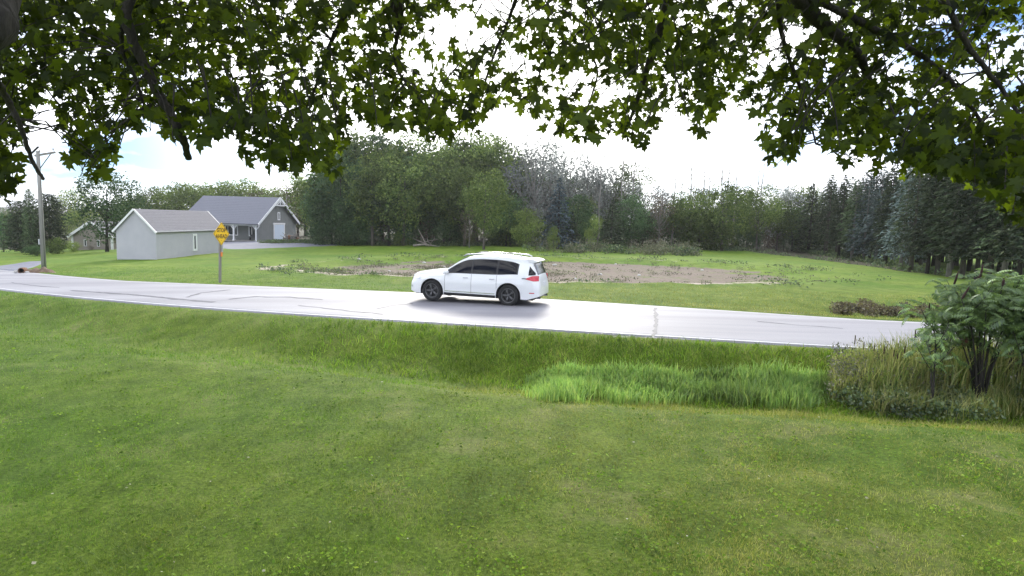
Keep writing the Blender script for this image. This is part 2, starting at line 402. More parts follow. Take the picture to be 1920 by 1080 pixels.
def ground_mat():
    m, n, l = newmat('lawn_and_soil')
    o = n.new('ShaderNodeOutputMaterial'); b = n.new('ShaderNodeBsdfPrincipled')
    b.inputs['Roughness'].default_value = 0.9; b.inputs['Specular IOR Level'].default_value = 0.15
    g = n.new('ShaderNodeNewGeometry')
    def noise(s, d=5, rgh=.6):
        a = n.new('ShaderNodeTexNoise'); a.inputs['Scale'].default_value = s; a.inputs['Detail'].default_value = d
        a.inputs['Roughness'].default_value = rgh
        l.new(g.outputs['Position'], a.inputs['Vector']); return a.outputs['Fac']
    def ramp(src, p0, c0, p1, c1):
        r = n.new('ShaderNodeValToRGB'); e = r.color_ramp.elements
        e[0].position, e[0].color, e[1].position, e[1].color = p0, c4(c0), p1, c4(c1)
        l.new(src, r.inputs[0]); return r.outputs[0]
    def mix(f, a, bb, blend='MIX'):
        x = n.new('ShaderNodeMix'); x.data_type = 'RGBA'; x.blend_type = blend
        for s, v in (('Factor', f), ('A', a), ('B', bb)):
            if isinstance(v, (int, float)): x.inputs[s].default_value = v
            else: l.new(v, x.inputs[s])
        return x.outputs['Result']
    def attr(nm):
        a = n.new('ShaderNodeAttribute'); a.attribute_name = nm; return a.outputs['Fac']
    big = ramp(noise(.16, 6), .36, (0.105, 0.205, 0.016), .66, (0.19, 0.27, 0.034))
    mid = ramp(noise(1.6, 6, .7), .3, (0.55, 0.6, 0.5), .7, (1.15, 1.12, 1.1))
    fine = ramp(noise(22, 4, .75), .3, (0.35, 0.38, 0.3), .68, (1.35, 1.3, 1.3))
    base = mix(1.0, big, mid, 'MULTIPLY')
    tone = n.new('ShaderNodeRGB'); tone.outputs[0].default_value = (.80, .78, .72, 1)  # darker colour of the thatch among the near blades
    base = mix(attr('near'), base, mix(1.0, mix(1.0, base, fine, 'MULTIPLY'), tone.outputs[0], 'MULTIPLY'))
    dry = ramp(noise(.8, 6, .7), .50, (0, 0, 0), .72, (1, 1, 1))
    dm = n.new('ShaderNodeMath'); dm.operation = 'MULTIPLY'
    l.new(dry, dm.inputs[0]); l.new(attr('dry'), dm.inputs[1])
    base = mix(dm.outputs[0], base, ramp(noise(9, 3), .3, (0.13, 0.12, 0.05), .7, (0.23, 0.20, 0.10)))
    dirt = mix(ramp(noise(1.1, 6, .75), .52, (0, 0, 0), .66, (1, 1, 1)),
               ramp(noise(5, 5, .7), .3, (0.15, 0.118, 0.095), .7, (0.25, 0.205, 0.17)),
               ramp(noise(7, 4), .3, (0.10, 0.125, 0.05), .7, (0.19, 0.185, 0.10)))
    def gate(nm, k=.45):
        a = n.new('ShaderNodeMath'); a.operation = 'ADD'; l.new(attr(nm), a.inputs[0])
        q = n.new('ShaderNodeMath'); q.operation = 'MULTIPLY_ADD'; l.new(noise(1.7, 6, .7), q.inputs[0])
        q.inputs[1].default_value = k * 2; q.inputs[2].default_value = -k
        l.new(q.outputs[0], a.inputs[1])
        return ramp(a.outputs[0], .42, (0, 0, 0), .58, (1, 1, 1))
    base = mix(gate('dirt'), base, dirt)
    base = mix(gate('sand', .6), base, ramp(noise(3, 5), .3, (0.36, 0.30, 0.24), .7, (0.52, 0.45, 0.38)))
    base = mix(gate('soil', .5), base, ramp(noise(3, 5), .3, (0.045, 0.045, 0.03), .7, (0.085, 0.08, 0.05)))
    l.new(base, b.inputs['Base Color'])
    bp = n.new('ShaderNodeBump'); bp.inputs['Strength'].default_value = .7; bp.inputs['Distance'].default_value = .05
    l.new(noise(16, 5, .7), bp.inputs['Height']); l.new(bp.outputs[0], b.inputs['Normal'])
    l.new(b.outputs[0], o.inputs[0])
    return m
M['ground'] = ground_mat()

# ------------------------------------------------------------------ object helpers
class MB:
    def __init__(s): s.v, s.f = [], []
    def add(s, vs, fs):
        k = len(s.v); s.v += [tuple(map(float, p)) for p in vs]; s.f += [tuple(i + k for i in f) for f in fs]; return s
    def box(s, c, d, rot=None, bev=0.0):
        x, y, z = d[0] / 2, d[1] / 2, d[2] / 2
        if bev:
            b = min(bev, x * .9, y * .9, z * .9)
            pts = []
            for sx in (-1, 1):
                for sy in (-1, 1):
                    for sz in (-1, 1):
                        pts += [(sx * (x - b), sy * (y - b), sz * z), (sx * (x - b), sy * y, sz * (z - b)), (sx * x, sy * (y - b), sz * (z - b))]
            import bmesh
            bm = bmesh.new()
            for p in pts: bm.verts.new(p)
            r = bmesh.ops.convex_hull(bm, input=bm.verts)
            bm.verts.index_update()
            P = [v.co.copy() for v in bm.verts]; F = [[v.index for v in f.verts] for f in bm.faces]; bm.free()
        else:
            P = [Vector((i, j, k)) for i in (-x, x) for j in (-y, y) for k in (-z, z)]
            F = [(0, 1, 3, 2), (4, 6, 7, 5), (0, 4, 5, 1), (2, 3, 7, 6), (0, 2, 6, 4), (1, 5, 7, 3)]
        if rot is not None: P = [rot @ p for p in P]
        return s.add([(p[0] + c[0], p[1] + c[1], p[2] + c[2]) for p in P], F)
    def tube(s, pts, rad, n=8, cap=True):
        pts = [Vector(p) for p in pts]
        if isinstance(rad, (int, float)): rad = [rad] * len(pts)
        rings, fs, vs = [], [], []
        up = None
        for i, p in enumerate(pts):
            d = (pts[min(i + 1, len(pts) - 1)] - pts[max(i - 1, 0)])
            if d.length < 1e-9: d = Vector((0, 0, 1))
            d.normalize()
            if up is None: up = d.orthogonal().normalized()
            else:
                up = up - d * up.dot(d)
                up = up.normalized() if up.length > 1e-6 else d.orthogonal().normalized()
            w = d.cross(up)
            for k in range(n):
                a = 2 * PI * k / n
                vs.append(p + (up * math.cos(a) + w * math.sin(a)) * rad[i])
        for i in range(len(pts) - 1):
            for k in range(n):
                a, b = i * n + k, i * n + (k + 1) % n
                fs.append((a, b, b + n, a + n))
        if cap:
            fs.append(tuple(range(n - 1, -1, -1))); e = (len(pts) - 1) * n
            fs.append(tuple(range(e, e + n)))
        return s.add(vs, fs)
    def prism(s, poly, axis, a, b):
        """poly of 2D points extruded between a and b along axis ('y': points are x,z)"""
        def P(p, t):
            return {'y': (p[0], t, p[1]), 'x': (t, p[0], p[1]), 'z': (p[0], p[1], t)}[axis]
        n = len(poly)
        vs = [P(p, a) for p in poly] + [P(p, b) for p in poly]
        fs = [tuple(range(n)), tuple(range(2 * n - 1, n - 1, -1))] + [(i, i + n, (i + 1) % n + n, (i + 1) % n) for i in range(n)]
        return s.add(vs, fs)
    def lathe(s, prof, n=24, axis='z', c=(0, 0, 0)):
        vs, fs = [], []
        for (r, h) in prof:
            for k in range(n):
                a = 2 * PI * k / n
                q = {'z': (r * math.cos(a), r * math.sin(a), h), 'y': (r * math.cos(a), h, r * math.sin(a))}[axis]
                vs.append((q[0] + c[0], q[1] + c[1], q[2] + c[2]))
        for i in range(len(prof) - 1):
            for k in range(n):
                a, b = i * n + k, i * n + (k + 1) % n
                fs.append((a, b, b + n, a + n))
        return s.add(vs, fs)
    def mesh(s, name, mat, smooth=False):
        me = bpy.data.meshes.new(name)
        me.from_pydata(s.v, [], s.f)
        me.materials.append(mat)
        if smooth: me.polygons.foreach_set('use_smooth', [True] * len(me.polygons))
        me.update()
        return me
    def build(s, name, mat, parent=None, smooth=False, fix=False):
        me = s.mesh(name, mat, smooth)
        if fix:
            import bmesh
            bm = bmesh.new(); bm.from_mesh(me); bmesh.ops.recalc_face_normals(bm, faces=bm.faces); bm.to_mesh(me); bm.free()
        return link(name, me, parent)

def link(name, me, parent=None, loc=None):
    o = bpy.data.objects.new(name, me)
    col.objects.link(o)
    if parent is not None: o.parent = parent
    if loc is not None: o.location = loc
    return o

def tag(o, label=None, cat=None, group=None, kind=None):
    if label: o['label'] = label
    if cat: o['category'] = cat
    if group: o['group'] = group
    if kind: o['kind'] = kind
    return o

def thing(name, loc, rz, label, cat, group=None, s=1.0):
    o = bpy.data.objects.new(name, None)
    col.objects.link(o)
    o.empty_display_size = 0.3
    o.location = loc; o.rotation_euler = (0, 0, rz)
    o.scale = (s, s, s) if isinstance(s, (int, float)) else s
    return tag(o, label, cat, group)

def npmesh(name, V, F, mat, smooth=False):
    """fast mesh from arrays: V (n,3), F (m,k)"""
    me = bpy.data.meshes.new(name)
    V = np.asarray(V, np.float32); F = np.asarray(F, np.int32)
    k = F.shape[1]
    me.vertices.add(len(V)); me.vertices.foreach_set('co', V.ravel())
    me.loops.add(F.size); me.loops.foreach_set('vertex_index', F.ravel())
    me.polygons.add(len(F))
    me.polygons.foreach_set('loop_start', np.arange(0, F.size, k, dtype=np.int32))
    me.polygons.foreach_set('loop_total', np.full(len(F), k, dtype=np.int32))
    me.materials.append(mat)
    me.update(calc_edges=True)
    if smooth: me.polygons.foreach_set('use_smooth', [True] * len(me.polygons))
    return me

def frames(n, bias=None, amt=0.0):
    """n random orthonormal frames (t along, w across, m normal)"""
    t = rng.normal(size=(n, 3))
    if bias is not None: t = t * (1 - amt) + np.asarray(bias) * amt * 1.7
    t /= np.linalg.norm(t, axis=1, keepdims=True)
    q = rng.normal(size=(n, 3))
    w = np.cross(t, q); w /= np.linalg.norm(w, axis=1, keepdims=True)
    return t, w, np.cross(w, t)

# ------------------------------------------------------------------ the ground
def build_ground():
    ys = np.concatenate([-np.geomspace(90, 1.2, 26), np.arange(-1, 20, 0.13), np.arange(20, 34, 0.2), np.arange(34, 75, 0.4), np.geomspace(75, 2500, 55)])
    xs = np.concatenate([-np.geomspace(2500, 62, 34), np.arange(-61, -24, 0.5), np.arange(-24, 24, 0.24), np.arange(24, 61, 0.5), np.geomspace(62, 2500, 34)])
    X, Y = np.meshgrid(xs, ys)
    Z = T(X, Y)
    V = np.stack([X.ravel(), Y.ravel(), Z.ravel()], 1)
    nx, ny = len(xs), len(ys)
    i = np.arange(ny - 1)[:, None] * nx + np.arange(nx - 1)[None]
    F = np.stack([i, i + 1, i + 1 + nx, i + nx], -1).reshape(-1, 4)
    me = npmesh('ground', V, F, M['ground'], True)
    x, y = V[:, 0].astype(float), V[:, 1].astype(float)
    pr = pond_r(x, y)
    def A(nm, a):
        at_ = me.attributes.new(nm, 'FLOAT', 'POINT'); at_.data.foreach_set('value', np.asarray(a, np.float32))
    patch_ = np.exp(-((x - 9.5) / 3.2) ** 2 - ((y - Ff(x) - .7) / .7) ** 2) * .5
    bands = ss(.05, .75, np.sin(y * 1.15 + .35 * x * .3 + 1.2 * wob(x, y, .12)) + .4 * wob(x, y, .5)) * .46 * (.75 + .25 * (x < 0))
    A('dirt', np.maximum((1 - ss(.74, .97, pr)) * (0.93 - bands) * (1 - .35 * ss(13, 20, x)), patch_))
    ring = np.exp(-((pr - .97) / .045) ** 2)
    near_ring = np.exp(-((pr - 1.0) / .06) ** 2) * (y < PCY)
    A('sand', (np.clip(ring * .45, 0, 1) * ss(-.4, .9, wob(x, y, .42) + .5 * wob(x, y, .11)) + near_ring * .58 * ss(-1.2, .1, wob(x, y, .3))) * (x < 14) + .42 * np.exp(-((pr - .72) / .03) ** 2) * (y < PCY) * ss(-.3, .5, wob(x, y, .3)))
    v = Nn(x) - y; w = y - Ff(x)
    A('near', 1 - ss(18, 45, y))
    A('dry', np.clip(0.35 + 0.5 * ss(-6, 4, x) * (v > 5.5) + 0.3 * (np.abs(v - 4) < 1.5), 0, 1))
    # leaf litter under the pines and the wood
    wood = ss(0, 3, y - wood_front(x))
    A('soil', wood * .9)
    return tag(link('ground', me), kind='structure')

wood_px = [(-200, 476), (560, 456), (640, 459), (800, 461), (1000, 462), (1200, 464), (1400, 470), (1520, 474), (1600, 486), (1680, 500), (1780, 516), (1920, 536)]
wp = np.array([G(*p)[:2] if p[0] > 0 else (-90, 95) for p in wood_px])
def wood_front(X):
    return np.interp(X, wp[:, 0][np.argsort(wp[:, 0])], wp[:, 1][np.argsort(wp[:, 0])])
build_ground()

# ------------------------------------------------------------------ the road
def strip(name, mat, x0, x1, fa, fb, dz, step=.5, m=2, thick=0.0, parent=None):
    xs = np.arange(x0, x1 + step * .5, step)
    ts = np.linspace(0, 1, m)
    V = []
    for X in xs:
        a, b = float(fa(X)), float(fb(X))
        for t in ts:
            y = a + (b - a) * t
            V.append((X, y, float(side(X)) + dz + 0.04 * (1 - (2 * t - 1) ** 2) * (m > 2)))
    if thick:
        V += [(v[0], v[1], v[2] - thick) for v in V]
    n = len(xs) * m
    F = []
    for i in range(len(xs) - 1):
        for j in range(m - 1):
            a = i * m + j
            F.append((a, a + m, a + m + 1, a + 1))
        if thick:
            a = i * m; F.append((a, a + n, a + m + n, a + m))
            a = i * m + m - 1; F.append((a, a + m, a + m + n, a + n))
    mb = MB().add(V, F)
    return mb.build(name, mat, parent, True)

def crown_z(X, Y):
    t = (Y - Nn(X)) / (Ff(X) - Nn(X))
    return float(side(X)) + 0.0 + 0.04 * float(1 - (2 * t - 1) ** 2)
road = tag(strip('road', M['road'], -170, 60, Nn, Ff, 0.0, .5, 13, 0.12), kind='structure')
for nm, fa, fb, x0, x1 in (('gravel_shoulder', lambda X: Nn(X) - .26 - .10 * math.sin(X * 3.1) - .07 * math.sin(X * 7.7 + 1), lambda X: Nn(X) - .01, -80, 50),
                           ('gravel_shoulder', lambda X: Ff(X) + .01, lambda X: Ff(X) + .2 + .10 * math.sin(X * 2.3) + .06 * math.sin(X * 6.1), -80, 50)):
    tag(strip(nm, M['gravel'], x0, x1, fa, fb, -0.035, .25, 2), kind='structure')
def paint(f0, f1, name):
    xs = np.arange(-120, 50, .5); V, F = [], []
    for X in xs:
        for f in (f0, f1):
            y = float(f(X)); V.append((X, y, crown_z(X, y) + .005))
    F = [(2 * i, 2 * i + 2, 2 * i + 3, 2 * i + 1) for i in range(len(xs) - 1)]
    return MB().add(V, F).build(name, M['line_white'], road)
paint(lambda X: Nn(X) + .22, lambda X: Nn(X) + .34, 'edge_line')
paint(lambda X: Ff(X) - .36, lambda X: Ff(X) - .24, 'edge_line')

def crack(pts, w):
    P = [hit(lambda X, Y: np.asarray(side(X)) + .02, *p) for p in pts]
    Q = []
    for a, b in zip(P[:-1], P[1:]):
        n = max(3, int(np.linalg.norm(b - a) / .25))
        for k in range(n): Q.append(a + (b - a) * k / n)
    Q.append(P[-1])
    V, F = [], []
    for i, p in enumerate(Q):
        a, b = Q[max(i - 1, 0)], Q[min(i + 1, len(Q) - 1)]
        d = (b - a)[:2]; d = d / (np.linalg.norm(d) + 1e-9); nrm = np.array([-d[1], d[0]])
        ww = w * (.5 + random.random()); off = nrm * random.uniform(-.04, .04)
        for s in (-1, 1):
            x, y = p[0] + off[0] + nrm[0] * ww * s / 2, p[1] + off[1] + nrm[1] * ww * s / 2
            V.append((x, y, crown_z(x, y) + .008))
    F = [(2 * i, 2 * i + 1, 2 * i + 3, 2 * i + 2) for i in range(len(Q) - 1)]
    return MB().add(V, F).build('tar_crack', M['tar'], road)
for pts, w in (([(135, 545), (190, 549), (262, 554), (330, 561), (400, 567)], .16), ([(352, 558), (378, 550), (432, 544)], .13),
               ([(430, 562), (480, 557), (500, 558), (540, 558), (606, 563)], .15), ([(560, 573), (650, 583), (720, 589)], .07),
               ([(708, 580), (735, 574), (775, 570)], .07), ([(1228, 577), (1230, 600), (1226, 633)], .09),
               ([(1150, 630), (1200, 631), (1300, 636), (1400, 640)], .05), ([(20, 530), (60, 536), (110, 540)], .05),
               ([(1420, 604), (1500, 611), (1580, 617)], .05)):
    crack(pts, w)

def ground_patch(name, pxs, mat, dz=.02, n=14):
    """a paved sheet that follows the ground inside a polygon of ground points"""
    P = [G(*p)[:2] for p in pxs]
    c = np.mean(P, axis=0)
    rings = []
    dense = []
    for a, b in zip(P, P[1:] + P[:1]):
        for k in range(6): dense.append(np.array(a) + (np.array(b) - np.array(a)) * k / 6)
    V = [(c[0], c[1], float(T(c[0], c[1])) + dz)]
    F = []
    m = len(dense)
    for r in range(1, n + 1):
        for d in dense:
            q = c + (d - c) * r / n
            V.append((q[0], q[1], float(T(q[0], q[1])) + dz + (-.05 if r == n else 0)))
    for k in range(m): F.append((0, 1 + k, 1 + (k + 1) % m))
    for r in range(n - 1):
        for k in range(m):
            a, b = 1 + r * m + k, 1 + r * m + (k + 1) % m
            F.append((a, a + m, b + m, b))
    return tag(MB().add(V, F).build(name, mat, None, True, True), kind='structure')
ground_patch('driveway', [(395, 462.5), (432, 467), (480, 466.3), (540, 464), (600, 462), (648, 460.5), (600, 456), (560, 451), (500, 450), (440, 451), (400, 454)], M['drive'], .05)
ground_patch('driveway', [(-160, 520), (4, 516), (24, 511.5), (60, 502), (84, 493.5), (80, 490), (40, 493), (0, 499), (-160, 505)], M['drive'], .05)

# ------------------------------------------------------------------ leaf clouds for trees
def quads(C, size, bias=None, amt=0.0, asp=0.62):
    """leaf shaped rhombus at each centre"""
    n = len(C)
    t, w, m = frames(n, bias, amt)
    s = np.asarray(size)
    s = (s * rng.uniform(.65, 1.35, n))[:, None]
    V = np.stack([C - t * s * .5, C + w * s * .5 * asp + m * s * .08, C + t * s * .5, C - w * s * .5 * asp + m * s * .08], 1).reshape(-1, 3)
    F = np.arange(4 * n).reshape(-1, 4)
    return V, F

def crown_mesh(name, mat, h, rx, z0, nblob=70, per=70, leaf=.26, shape='round', blob=.62, spread=1.0):
    cs = []
    while len(cs) < nblob:
        p = rng.uniform(-1, 1, 3)
        rr = np.linalg.norm(p)
        if rr > 1 or rr < .35 and rng.random() < .8: continue
        if shape == 'round': q = p
        elif shape == 'tall': q = p * np.array([1, 1, 1])
        if shape == 'vase' and p[2] < 0: q = p * np.array([.7, .7, 1])
        elif shape == 'vase': q = p
        cs.append((q[0] * rx, q[1] * rx, z0 + (q[2] + 1) / 2 * (h - z0)))
    cs = np.array(cs)
    rad = rng.uniform(.6, 1.35, nblob) * blob * rx / 2.6
    idx = np.repeat(np.arange(nblob), per)
    off = rng.normal(size=(len(idx), 3))
    off = off / np.linalg.norm(off, axis=1, keepdims=True) * rng.uniform(.62, 1.0, (len(idx), 1))
    off[:, 2] *= .8
    C = cs[idx] + off * rad[idx, None] * 1.5
    V, F = quads(C, np.full(len(C), leaf))
    return npmesh(name, V, F, mat), cs

def trunk_mesh(name, mat, h, r, cs, n_limb=9, lean=.2, fork=.35):
    mb = MB()
    top = h * .8
    pts = [(lean * math.sin(t * 2.2) * h * .06, lean * math.cos(t * 3) * h * .05, -.15 + t * top) for t in np.linspace(0, 1, 8)]
    mb.tube(pts, [r * (1.25 if i == 0 else 1) * (1 - .8 * i / 7) + .01 for i in range(8)], 7)
    ids = rng.choice(len(cs), min(n_limb, len(cs)), replace=False)
    for i in ids:
        c = cs[i]
        k = fork + .5 * max(0, (c[2] / h - fork)) * rng.uniform(.4, .9)
        k = min(max(k, .12), .9)
        b = np.array([np.interp(k, np.linspace(0, 1, 8), [p[j] for p in pts]) for j in range(3)])
        m = b * .5 + c * .5 + np.array([0, 0, -.05 * h])
        mb.tube([b, b * .72 + c * .28 + np.array([0, 0, -.02 * h]), m, c], [r * .42, r * .34, r * .22, r * .07], 5)
    return mb.mesh(name, mat, True)

def tree_kind(mat, bark, h=10, rx=3.0, z0=1.2, r=.18, **k):
    limbs = k.pop('limbs', 9)
    c, cs = crown_mesh('crown', mat, h, rx, z0, **k)
    return c, trunk_mesh('trunk', bark, h, r, cs, limbs), h

def put_tree(kind, name, x, y, s, rz, label, cat='tree', group=None, z=None, sx=None):
    c, t, h = kind
    o = thing(name, (x, y, float(T(x, y)) if z is None else z), rz, label, cat, group, (s * (sx or 1), s * (sx or 1), s))
    link('crown', c, o); link('trunk', t, o)
    return o

# kinds (shared meshes)
K = {}
for i in range(4):
    K['green', i] = tree_kind(M['crown_green'], M['bark'], 10, 2.9 + .3 * i, 1.6 + .4 * i, .17, nblob=56 + 4 * i, per=92, leaf=.27, blob=.72)
for i in range(3):
    K['dark', i] = tree_kind(M['crown_dark'], M['bark_dark'], 10, 3.0 + .3 * i, .7 + .4 * i, .17, nblob=60, per=92, leaf=.27, blob=.72)
for i in range(2):
    K['yellow', i] = tree_kind(M['crown_yellow'], M['bark'], 10, 4.0, .8, .2, nblob=54, per=90, leaf=.3, blob=.7)
    K['grey', i] = tree_kind(M['crown_grey'], M['bark_grey'], 10, 3.1, 1.2, .16, nblob=90, per=40, leaf=.22, limbs=34)
    K['brown', i] = tree_kind(M['crown_brown'], M['bark_grey'], 10, 3.0, 1.2, .15, nblob=70, per=26, leaf=.24, limbs=30)
for i in range(2):
    K['thin', i] = tree_kind(M['crown_grey'] if i else M['crown_green'], M['bark_grey'], 10, 1.7, 3.2, .11, nblob=46, per=26, leaf=.22, limbs=22)
K['shrub', 0] = tree_kind(M['crown_dark'], M['bark_dark'], 3, 1.9, .05, .06, nblob=46, per=60, leaf=.2, blob=.8)
K['shrub', 1] = tree_kind(M['crown_green'], M['bark_dark'], 3, 1.9, .05, .06, nblob=46, per=60, leaf=.2, blob=.8)
K['shrub', 2] = tree_kind(M['crown_brown'], M['bark_grey'], 3, 1.9, .05, .06, nblob=40, per=30, leaf=.18, blob=.8, limbs=24)
K['shrub', 3] = tree_kind(M['crown_yellow'], M['bark'], 3, 1.7, .05, .06, nblob=46, per=50, leaf=.2, blob=.8)

def conifer(mat, bark, h, r, z0, rows, leaf, droop=.25, per=26, gap=.9, power=.85, trunk=.16, br=9):
    """whorls of branches, each a drooping rod with sprays of needles"""
    C, S, Tt = [], [], []
    mb = MB()
    mb.tube([(0, 0, -.2), (0.03, 0.02, h * .35), (-.02, .03, h * .7), (0, 0, h)], [trunk * 1.2, trunk * .85, trunk * .45, .015], 7)
    for i in range(rows):
        t = i / (rows - 1)
        z = z0 + (h - z0) * t ** gap
        L = r * (1 - t) ** power + .12
        nb = max(4, int(br * (1 - t * .5)))
        ph = rng.uniform(0, 6.28)
        for b in range(nb):
            a = ph + 2 * PI * b / nb + rng.uniform(-.25, .25)
            l = L * rng.uniform(.7, 1.12)
            dz = -droop * l * rng.uniform(.5, 1.4)
            m = max(4, int(per * l / r))
            u = rng.uniform(.15, 1.0, m) ** .8
            wdt = .22 * l * (1.15 - u) + .08
            px = np.cos(a) * l * u + -np.sin(a) * rng.normal(size=m) * wdt
            py = np.sin(a) * l * u + np.cos(a) * rng.normal(size=m) * wdt
            pz = z + dz * u * u + .12 * l * np.sin(u * 3.1) + rng.normal(size=m) * .07
            C.append(np.stack([px, py, pz], 1))
            tt = np.stack([np.cos(a) + rng.normal(size=m) * .45, np.sin(a) + rng.normal(size=m) * .45, -.25 + rng.normal(size=m) * .3], 1)
            Tt.append(tt)
            if b % 2 == 0 and i % 2 == 0:
                mb.tube([(0, 0, z), (math.cos(a) * l * .5, math.sin(a) * l * .5, z + dz * .25 + .1 * l), (math.cos(a) * l * .9, math.sin(a) * l * .9, z + dz * .8)], [.035, .022, .008], 4, False)
    C = np.concatenate(C); t = np.concatenate(Tt); t /= np.linalg.norm(t, axis=1, keepdims=True)
    n = len(C)
    q = np.array([0, 0, 1.0]) + rng.normal(size=(n, 3)) * .5
    w = np.cross(t, q); w /= np.linalg.norm(w, axis=1, keepdims=True)
    m = np.cross(w, t)
    s = (leaf * rng.uniform(.7, 1.3, n))[:, None]
    V = np.stack([C - t * s * .5, C + w * s * .2, C + t * s * .6 - m * s * .1, C - w * s * .2], 1).reshape(-1, 3)
    F = np.arange(4 * n).reshape(-1, 4)
    return npmesh('crown', V, F, mat), mb.mesh('trunk', bark, True), h

M['needle_steel'] = foliage('needle_steel', [(0.05, 0.075, 0.085), (0.09, 0.13, 0.15), (0.16, 0.21, 0.24)], 0.12, 0.6, 0.02)
K['spruce', 0] = conifer(M['needle_steel'], M['bark_dark'], 8, 2.3, .3, 26, .34, .22, 26)
K['spruce', 1] = conifer(M['needle_dark'], M['bark_dark'], 8, 2.2, .3, 26, .34, .22, 28)
K['pine', 0] = conifer(M['needle_dark'], M['bark'], 12, 2.4, 2.3, 26, .40, .15, 24, power=.55, trunk=.2)
K['pine', 1] = conifer(M['needle_dark'], M['bark_dark'], 12, 2.1, 1.9, 28, .38, .22, 24, power=.6, trunk=.17)
K['pine', 2] = conifer(M['needle_mid'], M['bark_grey'], 12, 2.3, 2.5, 26, .40, .10, 24, power=.5, trunk=.2)
K['pine', 3] = conifer(M['needle_blue'], M['bark_grey'], 12, 2.4, 1.5, 28, .38, .3, 24, power=.6, trunk=.17)
K['cedar', 0] = conifer(M['needle_mid'], M['bark'], 8, 1.3, .1, 34, .3, -.35, 24, power=.5)

K['cedar', 1] = conifer(M['needle_dark'], M['bark_dark'], 8, 2.3, .1, 34, .34, -.3, 34, power=.32)

def T_at(px, py, hpx, kind, name, label, cat='tree', group=None, sx=None, back=0.0, rz=None):
    """a tree whose foot shows at px,py and whose top shows hpx photo pixels above it"""
    x, y, z = G(px, py)
    if back:
        k = (y + back) / y; x, y = x * k, y + back; z = float(T(x, y))
    top = at(px, py - hpx, y)[2]
    s = (top - z) / K[kind][2]
    return put_tree(K[kind], name, x, y, s, rng.uniform(0, 6.28) if rz is None else rz, label, cat, group, z, sx)

WG = 'trees of the wood behind the pond'
# the far wood, left to right: (px, base py, height in px, kind, label)
G1, G2, G3 = 'dark broad crowned tree in the wood behind the pond', 'green leafy tree in the wood behind the pond', 'grey thin crowned tree at the back of the wood'
rowA = [(606, 458, 105, ('dark', 0)), (622, 459, 95, ('dark', 1)), (640, 460, 165, ('dark', 2)), (668, 461, 120, ('dark', 1)), (698, 461, 175, ('green', 0)),
        (728, 461, 150, ('dark', 0)), (756, 461, 170, ('green', 1)), (786, 461, 150, ('dark', 2)), (815, 461, 165, ('green', 2)), (842, 461, 128, ('dark', 1)),
        (872, 462, 150, ('green', 3)), (955, 462, 105, ('dark', 0)), (1080, 464, 100, ('dark', 1)), (1180, 466, 100, ('dark', 2)), (1205, 466, 75, ('dark', 0)),
        (1235, 467, 110, ('brown', 0)), (1265, 467, 95, ('dark', 1)), (1290, 468, 105, ('green', 2)), (1455, 471, 92, ('green', 3)), (1485, 472, 84, ('dark', 1))]
def section_words(px):
    return ('next to the barn driveway' if px < 700 else 'behind the fallen pale limbs' if px < 850 else 'above the white car' if px < 1000
            else 'around the blue spruce' if px < 1180 else 'under the bare snags' if px < 1390 else 'left of the pine stand')
for i, (px, py, h, k) in enumerate(rowA):
    lab = G1 if k[0] == 'dark' else G2 if k[0] == 'green' else 'brownish half bare tree in the wood right of the small sapling'
    lab = lab.replace('in the wood behind the pond', 'at the front of the wood, ' + section_words(px))
    T_at(px, py, h, k, 'broadleaf_tree', lab, 'tree', WG, back=rng.uniform(0, 3))
rowB = [(618, 150, 'green'), (640, 195, 'dark'), (660, 208, 'green'), (690, 212, 'dark'), (715, 200, 'green'), (745, 198, 'green'), (775, 205, 'dark'), (805, 212, 'green'),
        (835, 205, 'green'), (865, 200, 'dark'), (895, 208, 'green'), (925, 190, 'green'), (955, 195, 'grey'), (1030, 190, 'grey'), (1065, 180, 'grey'),
        (1095, 165, 'grey'), (1125, 165, 'thin'), (1150, 160, 'grey'), (1172, 170, 'thin'), (1195, 158, 'thin'), (1225, 118, 'grey'), (1255, 110, 'brown'),
        (1290, 122, 'brown'), (1320, 115, 'dark'), (1440, 125, 'grey'), (1470, 122, 'grey'), (1505, 120, 'green'), (1535, 112, 'grey'), (1380, 120, 'dark')]
for i, (px, h, kn) in enumerate(rowB):
    kk = (kn, int(rng.integers(0, {'green': 4, 'dark': 3}.get(kn, 2))))
    lab = {'green': G2, 'dark': G1, 'grey': G3, 'thin': 'tall slim sparse tree at the back of the wood', 'brown': 'brown sparse tree at the back of the wood'}[kn]
    lab = lab.replace(' in the wood behind the pond', ' at the back of the wood') + ', ' + section_words(px)
    T_at(px, 461 + max(0, px - 1000) * .018, h, kk, 'thin_tree' if kn == 'thin' else 'broadleaf_tree', lab, 'tree', WG, back=rng.uniform(7, 12), sx=rng.uniform(.85, 1.1))
for i in range(34):   # deeper row that closes the wood
    px = 600 + i * 29
    h = np.interp(px, [600, 700, 900, 1150, 1200, 1560], [150, 170, 165, 120, 80, 80]) * rng.uniform(.85, 1.1)
    kk = ('dark', int(rng.integers(0, 3))) if i % 3 else ('green', int(rng.integers(0, 4)))
    T_at(px, 461 + max(0, px - 1000) * .018, h, kk, 'broadleaf_tree', (G1 if kk[0] == 'dark' else G2).replace('in the wood', 'deep in the wood').replace('behind the pond', section_words(px)), 'tree', WG, back=rng.uniform(15, 22), sx=1.25)

